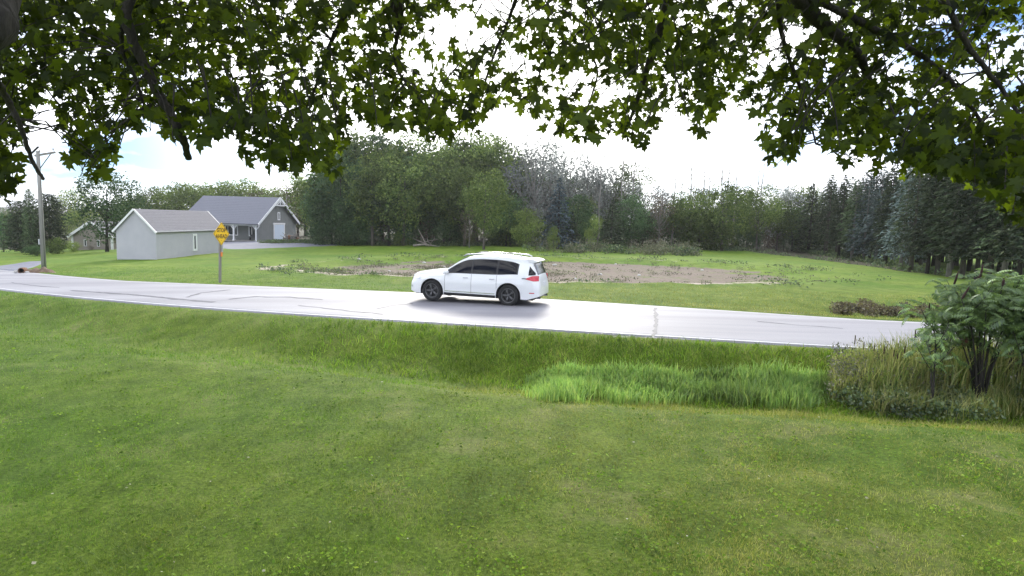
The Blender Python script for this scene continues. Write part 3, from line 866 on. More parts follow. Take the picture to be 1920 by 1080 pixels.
# trees one can pick out
T_at(908, 468, 152, ('green', 1), 'broadleaf_tree', 'tall narrow green tree standing forward of the wood above the car', sx=.85)
T_at(1000, 463, 205, ('grey', 0), 'willow_tree', 'large pale grey tree rising above the wood left of the blue spruce', back=5, sx=.95)
T_at(985, 464, 72, ('yellow', 0), 'broadleaf_tree', 'small yellow green rounded tree left of the blue spruce', back=1)
T_at(948, 463, 88, ('shrub', 1), 'broadleaf_tree', 'fresh green bush tree left of the yellow green tree', back=2, sx=.75)
T_at(1045, 467, 132, ('spruce', 0), 'blue_spruce', 'blue grey spruce with pointed top in front of the wood', back=0, sx=1.05)
T_at(1072, 468, 70, ('spruce', 1), 'spruce_tree', 'low dark spruce right beside the blue spruce', back=1)
T_at(1145, 470, 95, ('spruce', 1), 'spruce_tree', 'dark spruce right of the pale sapling', back=1.5, sx=1.25)
T_at(1110, 468, 68, ('yellow', 1), 'sapling', 'pale upright sapling in front of the wood right of the blue spruce', sx=.5)
T_at(1037, 472, 48, ('yellow', 0), 'sapling', 'short light green sapling at the foot of the blue spruce', sx=.6)
T_at(1100, 464, 98, ('yellow', 1), 'broadleaf_tree', 'olive yellow broad bush tree behind the pale sapling', back=6, sx=.95)
T_at(1352, 472, 132, ('green', 0), 'broadleaf_tree', 'broad full green tree standing forward right of the bare snags', back=2, sx=1.15)
T_at(1418, 472, 118, ('green', 2), 'broadleaf_tree', 'rounded green tree with yellowish top right of the broad full tree', back=2, sx=.95)
T_at(1310, 469, 72, ('shrub', 1), 'broadleaf_tree', 'low green tree tucked in left of the broad full tree', back=1, sx=1.0)
T_at(880, 466, 95, ('brown', 1), 'broadleaf_tree', 'reddish brown thin bush tree just left of the tall narrow tree', back=2, sx=.55)

# bare snags standing out of the wood
def snag_mesh():
    mb = MB(); h = 10
    pts = [(0.1 * math.sin(i), .1 * math.cos(i * 1.7), i * h / 8 - .1) for i in range(9)]
    mb.tube(pts, [.13 * (1 - i / 9) + .012 for i in range(9)], 6)
    for k in range(22):
        z = rng.uniform(4, 9.8); a = rng.uniform(0, 6.28); l = rng.uniform(.3, 1.3) * (1.2 - z / 11)
        mb.tube([(0.05, 0, z), (math.cos(a) * l * .6, math.sin(a) * l * .6, z + l * .6), (math.cos(a) * l * .8, math.sin(a) * l * .8, z + l * 1.4)], [.03, .018, .007], 4, False)
    return mb.mesh('trunk', M['bark_grey'], True)
snags = [snag_mesh() for _ in range(3)]
for px, top in ((1237, 332), (1258, 305), (1272, 322), (1288, 300), (1312, 288), (1322, 302), (1345, 292), (1357, 300), (1372, 308), (1160, 285), (1182, 290), (1120, 300), (1420, 305), (1412, 318)):
    x, y, z = G(px, 470); k = (y + rng.uniform(6, 10)) / y; x, y = x * k, y * k; z = float(T(x, y))
    s = (at(px, top, y)[2] - z) / 9.9
    o = thing('bare_tree', (x, y, z), rng.uniform(0, 6), 'bare dead trunk sticking up out of the wood against the white sky', 'tree', 'bare snags above the wood', (s * .9, s * .9, s))
    link('trunk', snags[int(rng.integers(0, 3))], o)

# undergrowth along the wood's edge
for i, px in enumerate(range(612, 1540, 27)):
    k = ('shrub', int(rng.choice([0, 0, 1, 2])))
    T_at(px + rng.uniform(-8, 8), 461 + max(0, px - 1000) * .019, rng.uniform(26, 52), k, 'bush', {0: 'dark bush', 1: 'green bush', 2: 'brown twiggy bush'}[k[1]] + ' in the undergrowth of the wood, ' + section_words(px), 'bush', 'bushes along the edge of the wood', back=rng.uniform(.3, 2))

# the pine plantation on the right
pines = [(1548, 479, 215, 0), (1572, 483, 235, 1), (1596, 487, 150, 2), (1618, 490, 190, 3), (1641, 493, 180, 3), (1660, 497, 195, 1), (1688, 503, 235, 3), (1707, 510, 250, 0), (1738, 513, 245, 1), (1757, 514, 230, 0),
         (1778, 519, 270, 2), (1803, 522, 285, 0), (1830, 525, 260, 1), (1852, 528, 300, 0), (1880, 532, 290, 2), (1908, 536, 300, 1), (1945, 540, 310, 0)]
NTH = 'first second third fourth fifth sixth seventh eighth ninth tenth eleventh twelfth thirteenth fourteenth fifteenth sixteenth seventeenth'.split()
for pi_, (px, py, h, k) in enumerate(pines):
    h = min(h, np.interp(px, [1545, 1600, 1700, 1940], [150, 160, 215, 310]))
    lab = {0: 'dark pine with bare lower trunk at the front of the right hand stand', 1: 'narrow dark pine at the front of the right hand stand', 2: 'green pine with greyish trunk in the right hand stand', 3: 'bluish drooping spruce at the left of the right hand stand'}[k]
    lab = {0: 'dark pine with bare trunk', 1: 'narrow dark pine', 2: 'green pine with greyish trunk', 3: 'bluish drooping spruce'}[k] + ', ' + NTH[pi_] + ' from the left in the pine stand'
    T_at(px, py, h, ('pine', k), 'pine_tree', lab, 'tree', 'pines of the stand on the right')
for i in range(62):
    px = 1545 + i * 9.5 + rng.uniform(-4, 4)
    py = np.interp(px, [1540, 1700, 1920, 2200], [479, 503, 534, 560])
    k = int(rng.choice([0, 1, 1, 2]))
    T_at(px, py, rng.uniform(.85, 1.05) * np.interp(px, [1545, 1600, 1700, 1940], [145, 160, 215, 280]), ('pine', k), 'pine_tree', ('dark', 'narrow', 'greenish')[k] + ' pine deeper in the right hand stand, behind its ' + ('left' if px < 1680 else 'middle' if px < 1800 else 'right') + ' front trunks', 'tree', 'pines deeper in the stand', back=rng.uniform(3, 22))
T_at(1515, 474, 128, ('spruce', 1), 'spruce_tree', 'dark pointed spruce at the left end of the right hand stand', sx=1.0)
T_at(1597, 486, 110, ('cedar', 0), 'cedar_tree', 'slim green cedar between the dark spruce and the blue spruces')
for i in range(14):
    T_at(1560 + i * 28, 484 + i * 3.6, rng.uniform(26, 40), ('shrub', 0), 'bush', 'dark bush closing the view behind the pine trunks', 'bush', 'bushes behind the pines', back=rng.uniform(24, 30), sx=1.3)

# left side
T_at(203, 472, 150, ('dark', 2), 'maple_tree', 'dark green spreading tree with single trunk left of the grey shed', sx=1.12, rz=2.2)
T_at(150, 470, 118, ('yellow', 0), 'broadleaf_tree', 'pale green tree behind the tan house', back=30, sx=.7)
T_at(60, 478, 122, ('cedar', 0), 'cedar_tree', 'tall pointed cedar behind the utility pole', back=4, sx=.9)
T_at(96, 477, 112, ('cedar', 1), 'cedar_tree', 'large dense dark evergreen right behind the utility pole', back=5, sx=1.0)
T_at(42, 478, 100, ('cedar', 1), 'cedar_tree', 'large dense dark evergreen left of the utility pole', back=6, sx=1.05)
T_at(8, 480, 80, ('shrub', 0), 'broadleaf_tree', 'dark tree at the left edge beyond the driveway', back=16, sx=.6)
T_at(108, 477, 30, ('shrub', 1), 'bush', 'rounded sunlit bush right of the utility pole', 'bush', sx=.8, back=1)
T_at(138, 474, 20, ('shrub', 3), 'bush', 'low olive bush between the rounded bush and the tan house', 'bush', sx=1.0, back=1)
T_at(70, 481, 20, ('shrub', 0), 'bush', 'low dark bush behind the utility pole', 'bush', sx=1.4, back=1)
T_at(171, 472, 12, ('shrub', 2), 'bush', 'small brown bush against the wall of the tan house', 'bush', sx=1.0, back=6)
for px, top, k in ((236, 378, ('green', 1)), (262, 370, ('green', 0)), (296, 362, ('green', 2)), (322, 376, ('dark', 0)), (345, 352, ('green', 3)), (368, 345, ('yellow', 1)), (395, 356, ('green', 0)), (418, 349, ('green', 1)),
                   (445, 347, ('green', 2)), (470, 352, ('yellow', 0)), (494, 358, ('brown', 0)), (516, 362, ('green', 3)), (540, 352, ('brown', 1)), (560, 350, ('green', 0)), (575, 330, ('yellow', 1)), (110, 372, ('green', 1)), (20, 400, ('green', 2))):
    y = 128 + rng.uniform(-12, 12)
    p = at(px, 452, y); z = float(T(p[0], y))
    s = (at(px, top - 7, y)[2] - z) / 10
    put_tree(K[k], 'broadleaf_tree', p[0], y, s, rng.uniform(0, 6), {'green': 'green', 'yellow': 'yellowish', 'brown': 'brownish', 'dark': 'dark'}[k[0]] + ' tree far behind the shed and barn', 'tree', 'distant trees behind the buildings', z, sx=1.35)

# ------------------------------------------------------------------ buildings
def v2(a): return np.array(a[:2], float)

def gable_box(mb, L, W, he, hp, wallt=.15):
    """solid gabled body: x along L (0..L), y across (0..W)"""
    poly = [(0, -1.0), (W, -1.0), (W, he), (W / 2, hp), (0, he)]
    return mb.prism(poly, 'x', 0, L)

def roof_slabs(root, L, W, he, hp, mat, trim, over=.25, t=.09, rows=7):
    """two pitches with shingle courses and white rakes"""
    for s in (0, 1):
        mb = MB()
        y0 = -over if s == 0 else W + over
        sl = (hp - he) / (W / 2)
        ze = he - sl * over
        a = Vector((0, y0, ze)); b = Vector((0, W / 2, hp))
        d = b - a
        for r in range(rows):
            p, q = a + d * (r / rows), a + d * ((r + 1) / rows)
            lift = .012
            n = Vector((0, -d.z, d.y)).normalized() * (1 if s == 0 else -1)
            if n.z < 0: n = -n
            pts = [p + n * (t + lift), q + n * t, q, p]
            V = [(-over, v.y, v.z) for v in pts] + [(L + over, v.y, v.z) for v in pts]
            mb.add(V, [(0, 1, 2, 3), (7, 6, 5, 4), (0, 4, 5, 1), (1, 5, 6, 2), (2, 6, 7, 3), (3, 7, 4, 0)])
        mb.build('roof', mat, root, fix=True)
        for xe in (-over - .06, L + over + .015):
            tb = MB()
            n = Vector((0, -d.z, d.y)).normalized()
            if n.z < 0: n = -n
            pts = [a - n * .05, b - n * .05, b + n * (t + .02), a + n * (t + .02)]
            V = [(xe, v.y, v.z) for v in pts] + [(xe + .045, v.y, v.z) for v in pts]
            tb.add(V, [(0, 1, 2, 3), (7, 6, 5, 4), (0, 4, 5, 1), (1, 5, 6, 2), (2, 6, 7, 3), (3, 7, 4, 0)])
            tb.build('rake_board', trim, root, fix=True)

def siding(root, mat, p0, dx, w, z0, z1, step=.22, vert=False, out=None, top=None, name='siding_board'):
    """boards on a wall: p0 origin, dx unit vector along, w width; vertical boards follow top(u)"""
    dx = Vector((dx[0], dx[1], 0)); out = Vector((out[0], out[1], 0))
    bs = []
    if vert:
        n = max(1, int(round(w / step)))
        for i in range(n):
            u0, u1 = i * w / n + .012, (i + 1) * w / n - .012
            mb = MB()
            a, b = Vector(p0) + dx * u0, Vector(p0) + dx * u1
            h0, h1 = top(u0), top(u1)
            V = []
            for oo in (.004, .026):
                e = out * oo
                V += [(a + e) + Vector((0, 0, z0)), (b + e) + Vector((0, 0, z0)), (b + e) + Vector((0, 0, h1)), (a + e) + Vector((0, 0, h0))]
            mb.add(V, [(0, 1, 2, 3), (7, 6, 5, 4), (0, 4, 5, 1), (1, 5, 6, 2), (2, 6, 7, 3), (3, 7, 4, 0)])
            bs.append(mb.build(name, mat, root, fix=True))
    else:
        n = max(1, int(round((z1 - z0) / step)))
        for i in range(n):
            za, zb = z0 + (z1 - z0) * i / n, z0 + (z1 - z0) * (i + 1) / n
            u0, u1 = (0, w)
            if top is not None:
                us = np.linspace(0, w, 200); ok = [u for u in us if top(u) >= zb]
                if len(ok) < 2: continue
                u0, u1 = ok[0], ok[-1]
            a, b = Vector(p0) + dx * u0, Vector(p0) + dx * u1
            V = []
            for (zz, oo) in ((za, .004), (za, .03), (zb, .012), (zb, .004)):
                e = out * oo
                V += [a + e + Vector((0, 0, zz)), b + e + Vector((0, 0, zz))]
            mb = MB().add(V, [(0, 1, 3, 2), (2, 3, 5, 4), (4, 5, 7, 6), (6, 7, 1, 0), (0, 2, 4, 6), (1, 7, 5, 3)])
            bs.append(mb.build(name, mat, root, fix=True))
    return bs

def window(root, c, dx, out, w, h, fr=.09, mat=None, bars=(), name='window'):
    """a frame with sill, and a pane set back in it; c centre on the wall"""
    dx = Vector((dx[0], dx[1], 0)); out = Vector((out[0], out[1], 0)); c = Vector(c)
    rot = Matrix((dx, out, Vector((0, 0, 1)))).transposed()
    mb = MB()
    for (ux, uz, ww, hh) in ((-(w / 2 + fr / 2), 0, fr, h + 2 * fr), (w / 2 + fr / 2, 0, fr, h + 2 * fr), (0, h / 2 + fr / 2, w, fr), (0, -h / 2 - fr / 2, w, fr)):
        p = c + dx * ux + Vector((0, 0, uz)) + out * .035
        mb.box(p, (ww, .07, hh), rot)
    for ux in bars:
        mb.box(c + dx * ux + out * .033, (fr * .7, .06, h), rot)
    f = mb.build(name, M['paint_white'], root)
    MB().box(c + out * .012, (w, .016, h), rot).build('pane', mat or M['window_glass'], f)
    return f

# pale grey shed
A = v2(G(293, 486.5)); B = v2(G(413, 473.5)); Cg = v2(G(218, 486))
u = (B - A) / np.linalg.norm(B - A); L = float(np.linalg.norm(B - A)); W = float(np.linalg.norm(Cg - A)) * .86; L *= 1.05
zb = float(min(T(*A), T(*Cg))) - .02
he = float(at(293, 433, A[1])[2] - zb); hp = float(at(257, 393, A[1])[2] - zb)
# local frame: x along u, y to the left of u
yawS = math.atan2(u[1], u[0])
shed = thing('shed', (A[0], A[1], zb), yawS, 'pale grey gabled shed with one narrow white framed window', 'shed')
gable_box(MB(), L, W, he, hp).build('wall', M['siding_pale'], shed, fix=True)
roof_slabs(shed, L, W, he, hp, M['shingle'], M['paint_white'], .16, .07, 14)
siding(shed, M['siding_pale'], (0, 0, 0), (1, 0), L, .12, he - .06, .23, out=(0, -1))
siding(shed, M['siding_pale'], (0, 0, 0), (0, 1), W, .12, hp - .25, .23, out=(-1, 0), top=lambda y: he + (hp - he) * (1 - abs(y - W / 2) / (W / 2)))
MB().box((L / 2, .02, .0), (L + .06, .14, .22)).build('foundation', M['concrete'], shed)
MB().box((-.02, -.02, he / 2), (.11, .11, he)).build('corner_board', M['siding_pale'], shed)
MB().box((L / 2, -.14, he - .09), (L + .3, .04, .14)).build('fascia', M['paint_white'], shed)
pw = at(361, 448, float(A[1] + (B[1] - A[1]) * .55))
tt = float((v2(pw) - A) @ u)
window(shed, (tt, -.03, he * .54), (1, 0), (0, -1), .30, 1.12, .19)

# dark barn with porch
A = v2(G(483, 452.8)); B2 = np.array([A[0] + 2.1, A[1] + 10.6])
u = (B2 - A) / np.linalg.norm(B2 - A); W = float(np.linalg.norm(B2 - A))
zb = float(T(*A)) + .02
yawB = math.atan2(u[1], u[0]) + 0  # y' along the gable handled below
# local x runs back along the ridge (to the left), local y along the gable
yaw = math.atan2(-u[0], u[1]) + PI / 2 + PI / 2 - PI / 2
ex = np.array([-u[1], u[0]])            # to the left
yaw = math.atan2(ex[1], ex[0])
L = 25.0
he = float(at(483, 417, A[1])[2] - zb); mid = A + u * W / 2
for L in np.arange(6, 30, .25):
    if float(proj(np.array([mid[0] + ex[0] * L, mid[1] + ex[1] * L, 3.0]))[0]) < 387: break
hp = float(at(526, 372, mid[1])[2] - zb)
barn = thing('barn', (A[0], A[1], zb), yaw, 'dark grey gabled barn with white trim, pale door and open porch', 'barn')
# in this frame +x is ex and +y is ex rotated by 90 degrees, which is -u: mirror y
def by(y): return -y
porch = 2.3
top = lambda y: he + (hp - he) * (1 - abs(y - W / 2) / (W / 2))
mb = MB()
body = [(by(porch), -1), (by(W), -1), (by(W), he), (by(W / 2), hp), (by(porch), top(porch))]
mb.prism(body, 'x', .3, L); mb.build('wall', M['siding_dark'], barn, fix=True)
mb = MB(); mb.prism([(by(0), -.5), (by(W), -.5), (by(W), he), (by(W / 2), hp), (by(0), he)], 'x', 0, .28)
mb.build('gable_wall', M['siding_dark'], barn, fix=True)
# roof
for s in (0, 1):
    over = .55 if s == 0 else .35
    sl = (hp - he) / (W / 2)
    y0 = -over if s == 0 else W + over
    a = Vector((0, by(y0), he - sl * over + .02)); b = Vector((0, by(W / 2), hp + .02)); d = b - a
    n = Vector((0, -d.z, d.y)).normalized()
    if n.z < 0: n = -n
    mb = MB(); rows = 16
    for r in range(rows):
        p, q = a + d * (r / rows), a + d * ((r + 1) / rows)
        pts = [p + n * .145, q + n * .13, q, p]
        V = [(-.5, v.y, v.z) for v in pts] + [(L + .4, v.y, v.z) for v in pts]
        mb.add(V, [(0, 1, 2, 3), (7, 6, 5, 4), (0, 4, 5, 1), (1, 5, 6, 2), (2, 6, 7, 3), (3, 7, 4, 0)])
    mb.build('roof', M['shingle_dark'], barn, fix=True)
    tb = MB(); pts = [a - n * .16, b - n * .16, b + n * .2, a + n * .2]
    V = [(-.58, v.y, v.z) for v in pts] + [(-.51, v.y, v.z) for v in pts]
    tb.add(V, [(0, 1, 2, 3), (7, 6, 5, 4), (0, 4, 5, 1), (1, 5, 6, 2), (2, 6, 7, 3), (3, 7, 4, 0)])
    tb.build('rake_board', M['paint_white'], barn, fix=True)
# gable bracket
mb = MB(); zt = hp - 1.15
yl, yr = W / 2 - 1.15 / sl, W / 2 + 1.15 / sl
mb.box((-.53, by(W / 2), zt), (.12, yr - yl, .16)); mb.box((-.53, by(W / 2), zt + .55), (.12, .16, 1.0))
for sgn in (-1, 1):
    mb.tube([(-.53, by(W / 2 + sgn * 1.0), zt), (-.53, by(W / 2), zt + .75)], .07, 5)
mb.build('gable_bracket', M['paint_white'], barn)
siding(barn, M['siding_dark'], (0, by(0), 0), (0, -1), W, .15, 0, .55, vert=True, out=(-1, 0), top=lambda w_: top(min(max(w_, 0.02), W - .02)) - .1, name='board')
# porch
hb = he - .38
MB().box((L / 2, by(.05), hb), (L, .22, .34)).build('porch_beam', M['paint_white'], barn)
MB().box((L / 2, by(porch / 2), -.06), (L, porch, .22)).build('porch_floor', M['concrete'], barn)
for xp in [q for q in (.25, 4.1, 8.0, 12, 16, 20) if q < L]:
    mb = MB(); mb.box((xp, by(.05), hb / 2), (.2, .2, hb))
    mb.box((xp, by(.05), .1), (.32, .32, .25)); mb.box((xp, by(.05), hb - .2), (.3, .3, .12))
    for sgn in (-1, 1):
        mb.tube([(xp, by(.05), hb - .85), (xp + sgn * .55, by(.05), hb - .15)], .075, 5)
    mb.build('porch_post', M['paint_white'], barn)
for xc in [q for q in (1.9, 6.1, 10.2, 14.3) if q < L - 1.2]:
    window(barn, (xc, by(porch) + .01, 1.45), (1, 0), (0, 1), 2.0, 1.3, .14, bars=(-.6, .6))
# door and loft window on the gable (face x=0, outwards -x)
def gable_u(px, py):      # distance along the gable of a photo point
    best = min(np.linspace(0, W, 300), key=lambda q: abs(float(proj(np.array([A[0] + u[0] * q, A[1] + u[1] * q, zb + 1]))[0]) - px))
    return best
d0, d1 = gable_u(513, 440), gable_u(532.5, 440)
dm, dw = (d0 + d1) / 2, d1 - d0
dh = 2.55
mb = MB()
for (yy, zz, ww, hh) in ((-dw / 2, dh / 2, .2, dh + .1), (dw / 2, dh / 2, .2, dh + .1), (0, dh + .14, dw + .4, .26)):
    mb.box((-.07, by(dm + yy), zz), (.10, ww, hh))
dr = mb.build('door_frame', M['paint_white'], barn)
door = MB().box((-.055, by(dm), dh / 2), (.05, dw - .2, dh - .04)).build('door', M['door_pale'], barn)
for k in range(4):
    MB().box((-.09, by(dm), .35 + k * .61), (.02, dw - .5, .5)).build('door_panel', M['door_pale'], door)
window(barn, (-.03, by(gable_u(522.5, 400)), dh + 1.35), (0, 1), (-1, 0), .32, .95, .17)
MB().box((.14, by(W / 2), -.05), (.36, W + .1, .35)).build('foundation', M['concrete'], barn)

# bench under the porch window
g_ = barn.location
def bl(x, y, z=0):
    c, s_ = math.cos(yaw), math.sin(yaw); yy = by(y)
    return (A[0] + c * x - s_ * yy, A[1] + s_ * x + c * yy, zb + z)
bench = thing('bench', bl(1.9, porch - .45, .05), yaw, 'dark low bench under the porch window of the barn', 'bench')
MB().box((0, 0, .42), (1.5, .4, .07)).build('seat', M['metal_dark'], bench)
MB().box((0, -.19, .7), (1.5, .06, .35)).build('backrest', M['metal_dark'], bench)
for sx in (-.65, .65): MB().box((sx, 0, .2), (.07, .36, .4)).build('leg', M['metal_dark'], bench)

# log pile beside the barn door
x, y, z = G(547, 453.5)
pile = thing('log_pile', (x, y, z), R(8), 'heap of brown logs and brushwood beside the barn door', 'log pile')
for r, n in enumerate((7, 6, 4)):
    for k in range(n):
        cx_ = (k - (n - 1) / 2) * .36 + random.uniform(-.04, .04); cz = .17 + r * .31
        lg = MB().tube([(cx_, -.75 + random.uniform(-.1, .1), cz), (cx_ + random.uniform(-.1, .1), .75, cz + random.uniform(-.04, .04))], .17, 8).build('log', M['bark_grey'] if (k + r) % 3 else M['rust'], pile)
for k in range(12):
    a = random.uniform(0, 6.28)
    MB().tube([(random.uniform(-1.2, 1.2), random.uniform(-.6, .6), .5), (random.uniform(-1.5, 1.5), random.uniform(-.8, .2), random.uniform(.9, 1.5))], [.05, .02], 5).build('branch', M['dead_wood'], pile)

# tan house on the far left
x0, y0, z0 = at(137, 471, 74)
z0 = float(T(x0, 74)) - .1
yt = R(8)
Wt = float(np.linalg.norm(at(211, 471, 74) - at(137, 471, 74)))
he_ = float(at(137, 441, 74)[2] - z0); hp_ = float(at(170, 417, 74)[2] - z0)
house = thing('house', (x0, 74, z0), 0, 'small tan gabled house with white corner trim behind the round bush', 'house')
MB().prism([(0, -1), (Wt, -1), (Wt, he_), (Wt / 2, hp_), (0, he_)], 'y', 0, 9).build('wall', M['siding_tan'], house, fix=True)
for s in (-1, 1):
    sl_ = (hp_ - he_) / (Wt / 2); ov = .35
    a = Vector((Wt / 2 + s * (Wt / 2 + ov), 0, he_ - sl_ * ov)); b = Vector((Wt / 2, 0, hp_)); d = b - a
    n = Vector((-d.z, 0, d.x)).normalized(); n = -n if n.z < 0 else n
    pts = [a + n * .14, b + n * .14, b + n * .02, a + n * .02]
    V = [(v.x, -.35, v.z) for v in pts] + [(v.x, 9.3, v.z) for v in pts]
    FB = [(0, 1, 2, 3), (7, 6, 5, 4), (0, 4, 5, 1), (1, 5, 6, 2), (2, 6, 7, 3), (3, 7, 4, 0)]
    MB().add(V, FB).build('roof', M['shingle'], house, fix=True)
    pts = [a + n * .18, b + n * .18, b - n * .1, a - n * .1]
    V = [(v.x, -.40, v.z) for v in pts] + [(v.x, -.355, v.z) for v in pts]
    MB().add(V, FB).build('rake_board', M['paint_white'], house, fix=True)
    MB().box((Wt / 2 + s * Wt / 2, -.02, he_ / 2 - .05), (.26, .12, he_ + .1)).build('corner_board', M['paint_white'], house)
siding(house, M['siding_tan'], (0, 0, 0), (1, 0), Wt, .1, hp_ - .3, .3, out=(0, -1), top=lambda q: he_ + (hp_ - he_) * (1 - abs(q - Wt / 2) / (Wt / 2)))
for fx in (.33, .66):
    window(house, (Wt * fx, -.03, he_ * .55), (1, 0), (0, -1), .22, .7, .05)

# ------------------------------------------------------------------ street furniture
# utility pole
x, y, z = G(82.5, 503)
ph = float(at(78, 283, y)[2] - z)
pole = thing('utility_pole', (x, y, z), R(10), 'tall grey wooden utility pole with braced crossarm beside the left driveway', 'utility pole')
MB().tube([(0, 0, -.5), (0, 0, ph * .5), (0, 0, ph)], [.15, .125, .10], 12).build('pole', M['pole_grey'], pole, True)
MB().box((.42, .0, ph - .18), (1.25, .11, .12), Matrix.Rotation(R(-13), 3, 'Y')).build('crossarm', M['wood_grey'], pole)
MB().tube([(.06, 0, ph - 1.15), (.82, 0, ph - .05)], .028, 6).build('brace', M['metal_dark'], pole)
MB().box((-.14, -.12, 1.75), (.05, .1, .35), None).build('number_plate', M['plate_white'], pole)
for dx_ in (.1, .9):
    MB().lathe([(.0, .0), (.05, .02), (.03, .06), (.055, .1), (.03, .16), (0, .18)], 8, 'z', (dx_, 0, ph - .13 + dx_ * .2)).build('insulator', M['concrete'], pole, True)
MB().tube([(.1, .0, ph * .98), (0.13, -.1, ph * .6), (.13, -.12, .1)], .012, 5).build('ground_wire', M['metal_dark'], pole)
# wires
for k, (zz, dx_) in enumerate(((ph - .05, .1), (ph + .1, .9))):
    p0_ = Vector((x + dx_, y, z + zz)); p1_ = p0_ + Vector((-42, 17, 1.0)); pts = [p0_.lerp(p1_, t) + Vector((0, 0, -2.4 * 4 * t * (1 - t) * .5)) for t in np.linspace(0, 1, 14)]
    tag(MB().tube(pts, .012, 4).build('power_line', M['metal_dark']), 'thin overhead wire running off left from the utility pole', 'wire', 'wires on the utility pole')

# rusty culvert end beside the pole
x, y, z = G(62, 512)
cul = thing('culvert', (x, y, z), R(20), 'rusty brown culvert end in an earth bank beside the left driveway', 'culvert', None, .72)
mb = MB(); prof = []
N1, N2 = 16, 9
for i in range(N1):
    for j in range(N2):
        a_, b_ = i / (N1 - 1) * 2 - 1, j / (N2 - 1) * 2 - 1
        hgt = max(0, (1 - a_ ** 4) * (1 - b_ ** 2)) * (.5 + .12 * math.sin(i * 1.9) + .06 * math.sin(j * 3 + i))
        prof.append((a_ * 1.25, b_ * .6 + .55, hgt * (.75 + .35 * a_) - .06))
mb.add(prof, [(i * N2 + j, (i + 1) * N2 + j, (i + 1) * N2 + j + 1, i * N2 + j + 1) for i in range(N1 - 1) for j in range(N2 - 1)])
mb.build('earth_bank', M['earth'], cul, True)
MB().lathe([(.20, -.25), (.22, -.25), (.235, -.2), (.22, -.15), (.235, -.1), (.22, -.05), (.235, 0), (.22, .5), (.20, .5), (.20, -.25)], 18, 'y', (-.75, .1, .2)).build('pipe', M['rust'], cul, True)
MB().lathe([(.0, .3), (.2, .3)], 18, 'y', (-.75, .1, .2)).build('pipe_dark_disc', M['car_black'], cul)  # black disc set in the pipe stands in for its dark inside
sb = MB().box((-1.12, -.1, .12), (.24, .2, .26), None, .07); sb.build('stone', M['stone'], cul)
MB().box((-.38, -.05, .06), (.3, .2, .18), Matrix.Rotation(.4, 3, 'Z'), .06).build('stone', M['stone'], cul)

# yellow warning sign
x, y, z = G(412.5, 530)
top_z = float(at(417, 416, y)[2]); bot_z = float(at(418, 461, y)[2])
post_h = top_z - z - .05
dg = (top_z - bot_z)                       # diagonal of the diamond
sgn_yaw = R(76)                          # sign normal turned well to the right
sign = thing('road_sign', (x, y, z), sgn_yaw, 'yellow diamond sign reading STOP AHEAD on a weathered wooden post', 'road sign')
sign.rotation_euler = (0, R(2.0), sgn_yaw)
MB().box((0, .0, (post_h - .1) / 2 - .2), (.11, .10, post_h + .2), None, .012).build('post', M['wood_grey'], sign)
hs = dg / 2 * .98
def rounded_diamond(h, r, n=4):
    s_ = h / math.sqrt(2); pts = []
    for q in range(4):
        cx_, cy_ = [(1, 1), (-1, 1), (-1, -1), (1, -1)][q]
        for k in range(n + 1):
            a = q * PI / 2 + k * PI / 2 / n
            pts.append((cx_ * (s_ - r) + r * math.cos(a), cy_ * (s_ - r) + r * math.sin(a)))
    c, s2 = math.cos(PI / 4), math.sin(PI / 4)
    return [(c * a - s2 * b, s2 * a + c * b) for a, b in pts]
zc = (top_z + bot_z) / 2 - z
outl = rounded_diamond(hs, .05)
pl = MB().prism([(a, b + zc) for a, b in outl], 'y', -.075, -.07).build('plate', M['sign_yellow'], sign, fix=True)
i1, i2 = rounded_diamond(hs - .035, .04), rounded_diamond(hs - .06, .035)
n_ = len(i1)
MB().add([(a, -.077, b + zc) for a, b in i1] + [(a, -.077, b + zc) for a, b in i2], [(i, (i + 1) % n_, (i + 1) % n_ + n_, i + n_) for i in range(n_)]).build('border', M['sign_ink'], sign)
def lettering(text, size, x_, y_, z_, parent, mat, wx=1.0):
    cu_ = bpy.data.curves.new('lettering', 'FONT'); cu_.body = text; cu_.size = size; cu_.align_x = 'CENTER'; cu_.align_y = 'CENTER'
    cu_.extrude = .001; cu_.offset = .007; cu_.resolution_u = 3
    tmp = bpy.data.objects.new('tmp', cu_); col.objects.link(tmp)
    dg_ = bpy.context.evaluated_depsgraph_get()
    me = bpy.data.meshes.new_from_object(tmp.evaluated_get(dg_)); bpy.data.objects.remove(tmp)
    me.materials.clear(); me.materials.append(mat)
    o = link('lettering', me, parent, (x_, y_, z_)); o.rotation_euler = (PI / 2, 0, 0); o.scale = (wx, 1, 1)
    return o
lettering('STOP', .27, 0, -.079, zc + .17, pl, M['sign_ink'], .95)
lettering('AHEAD', .27, 0, -.079, zc - .13, pl, M['sign_ink'], .9)
for zz in (zc + .33, zc - .33):
    MB().lathe([(0, -.084), (.014, -.082), (.014, -.076)], 8, 'y', (0, 0, zz)).build('bolt', M['alloy'], sign)
MB().box((.02, -.075, zc - dg * .5 - .42), (.13, .012, .22), None, .004).build('marker_plate', M['orange'], sign)

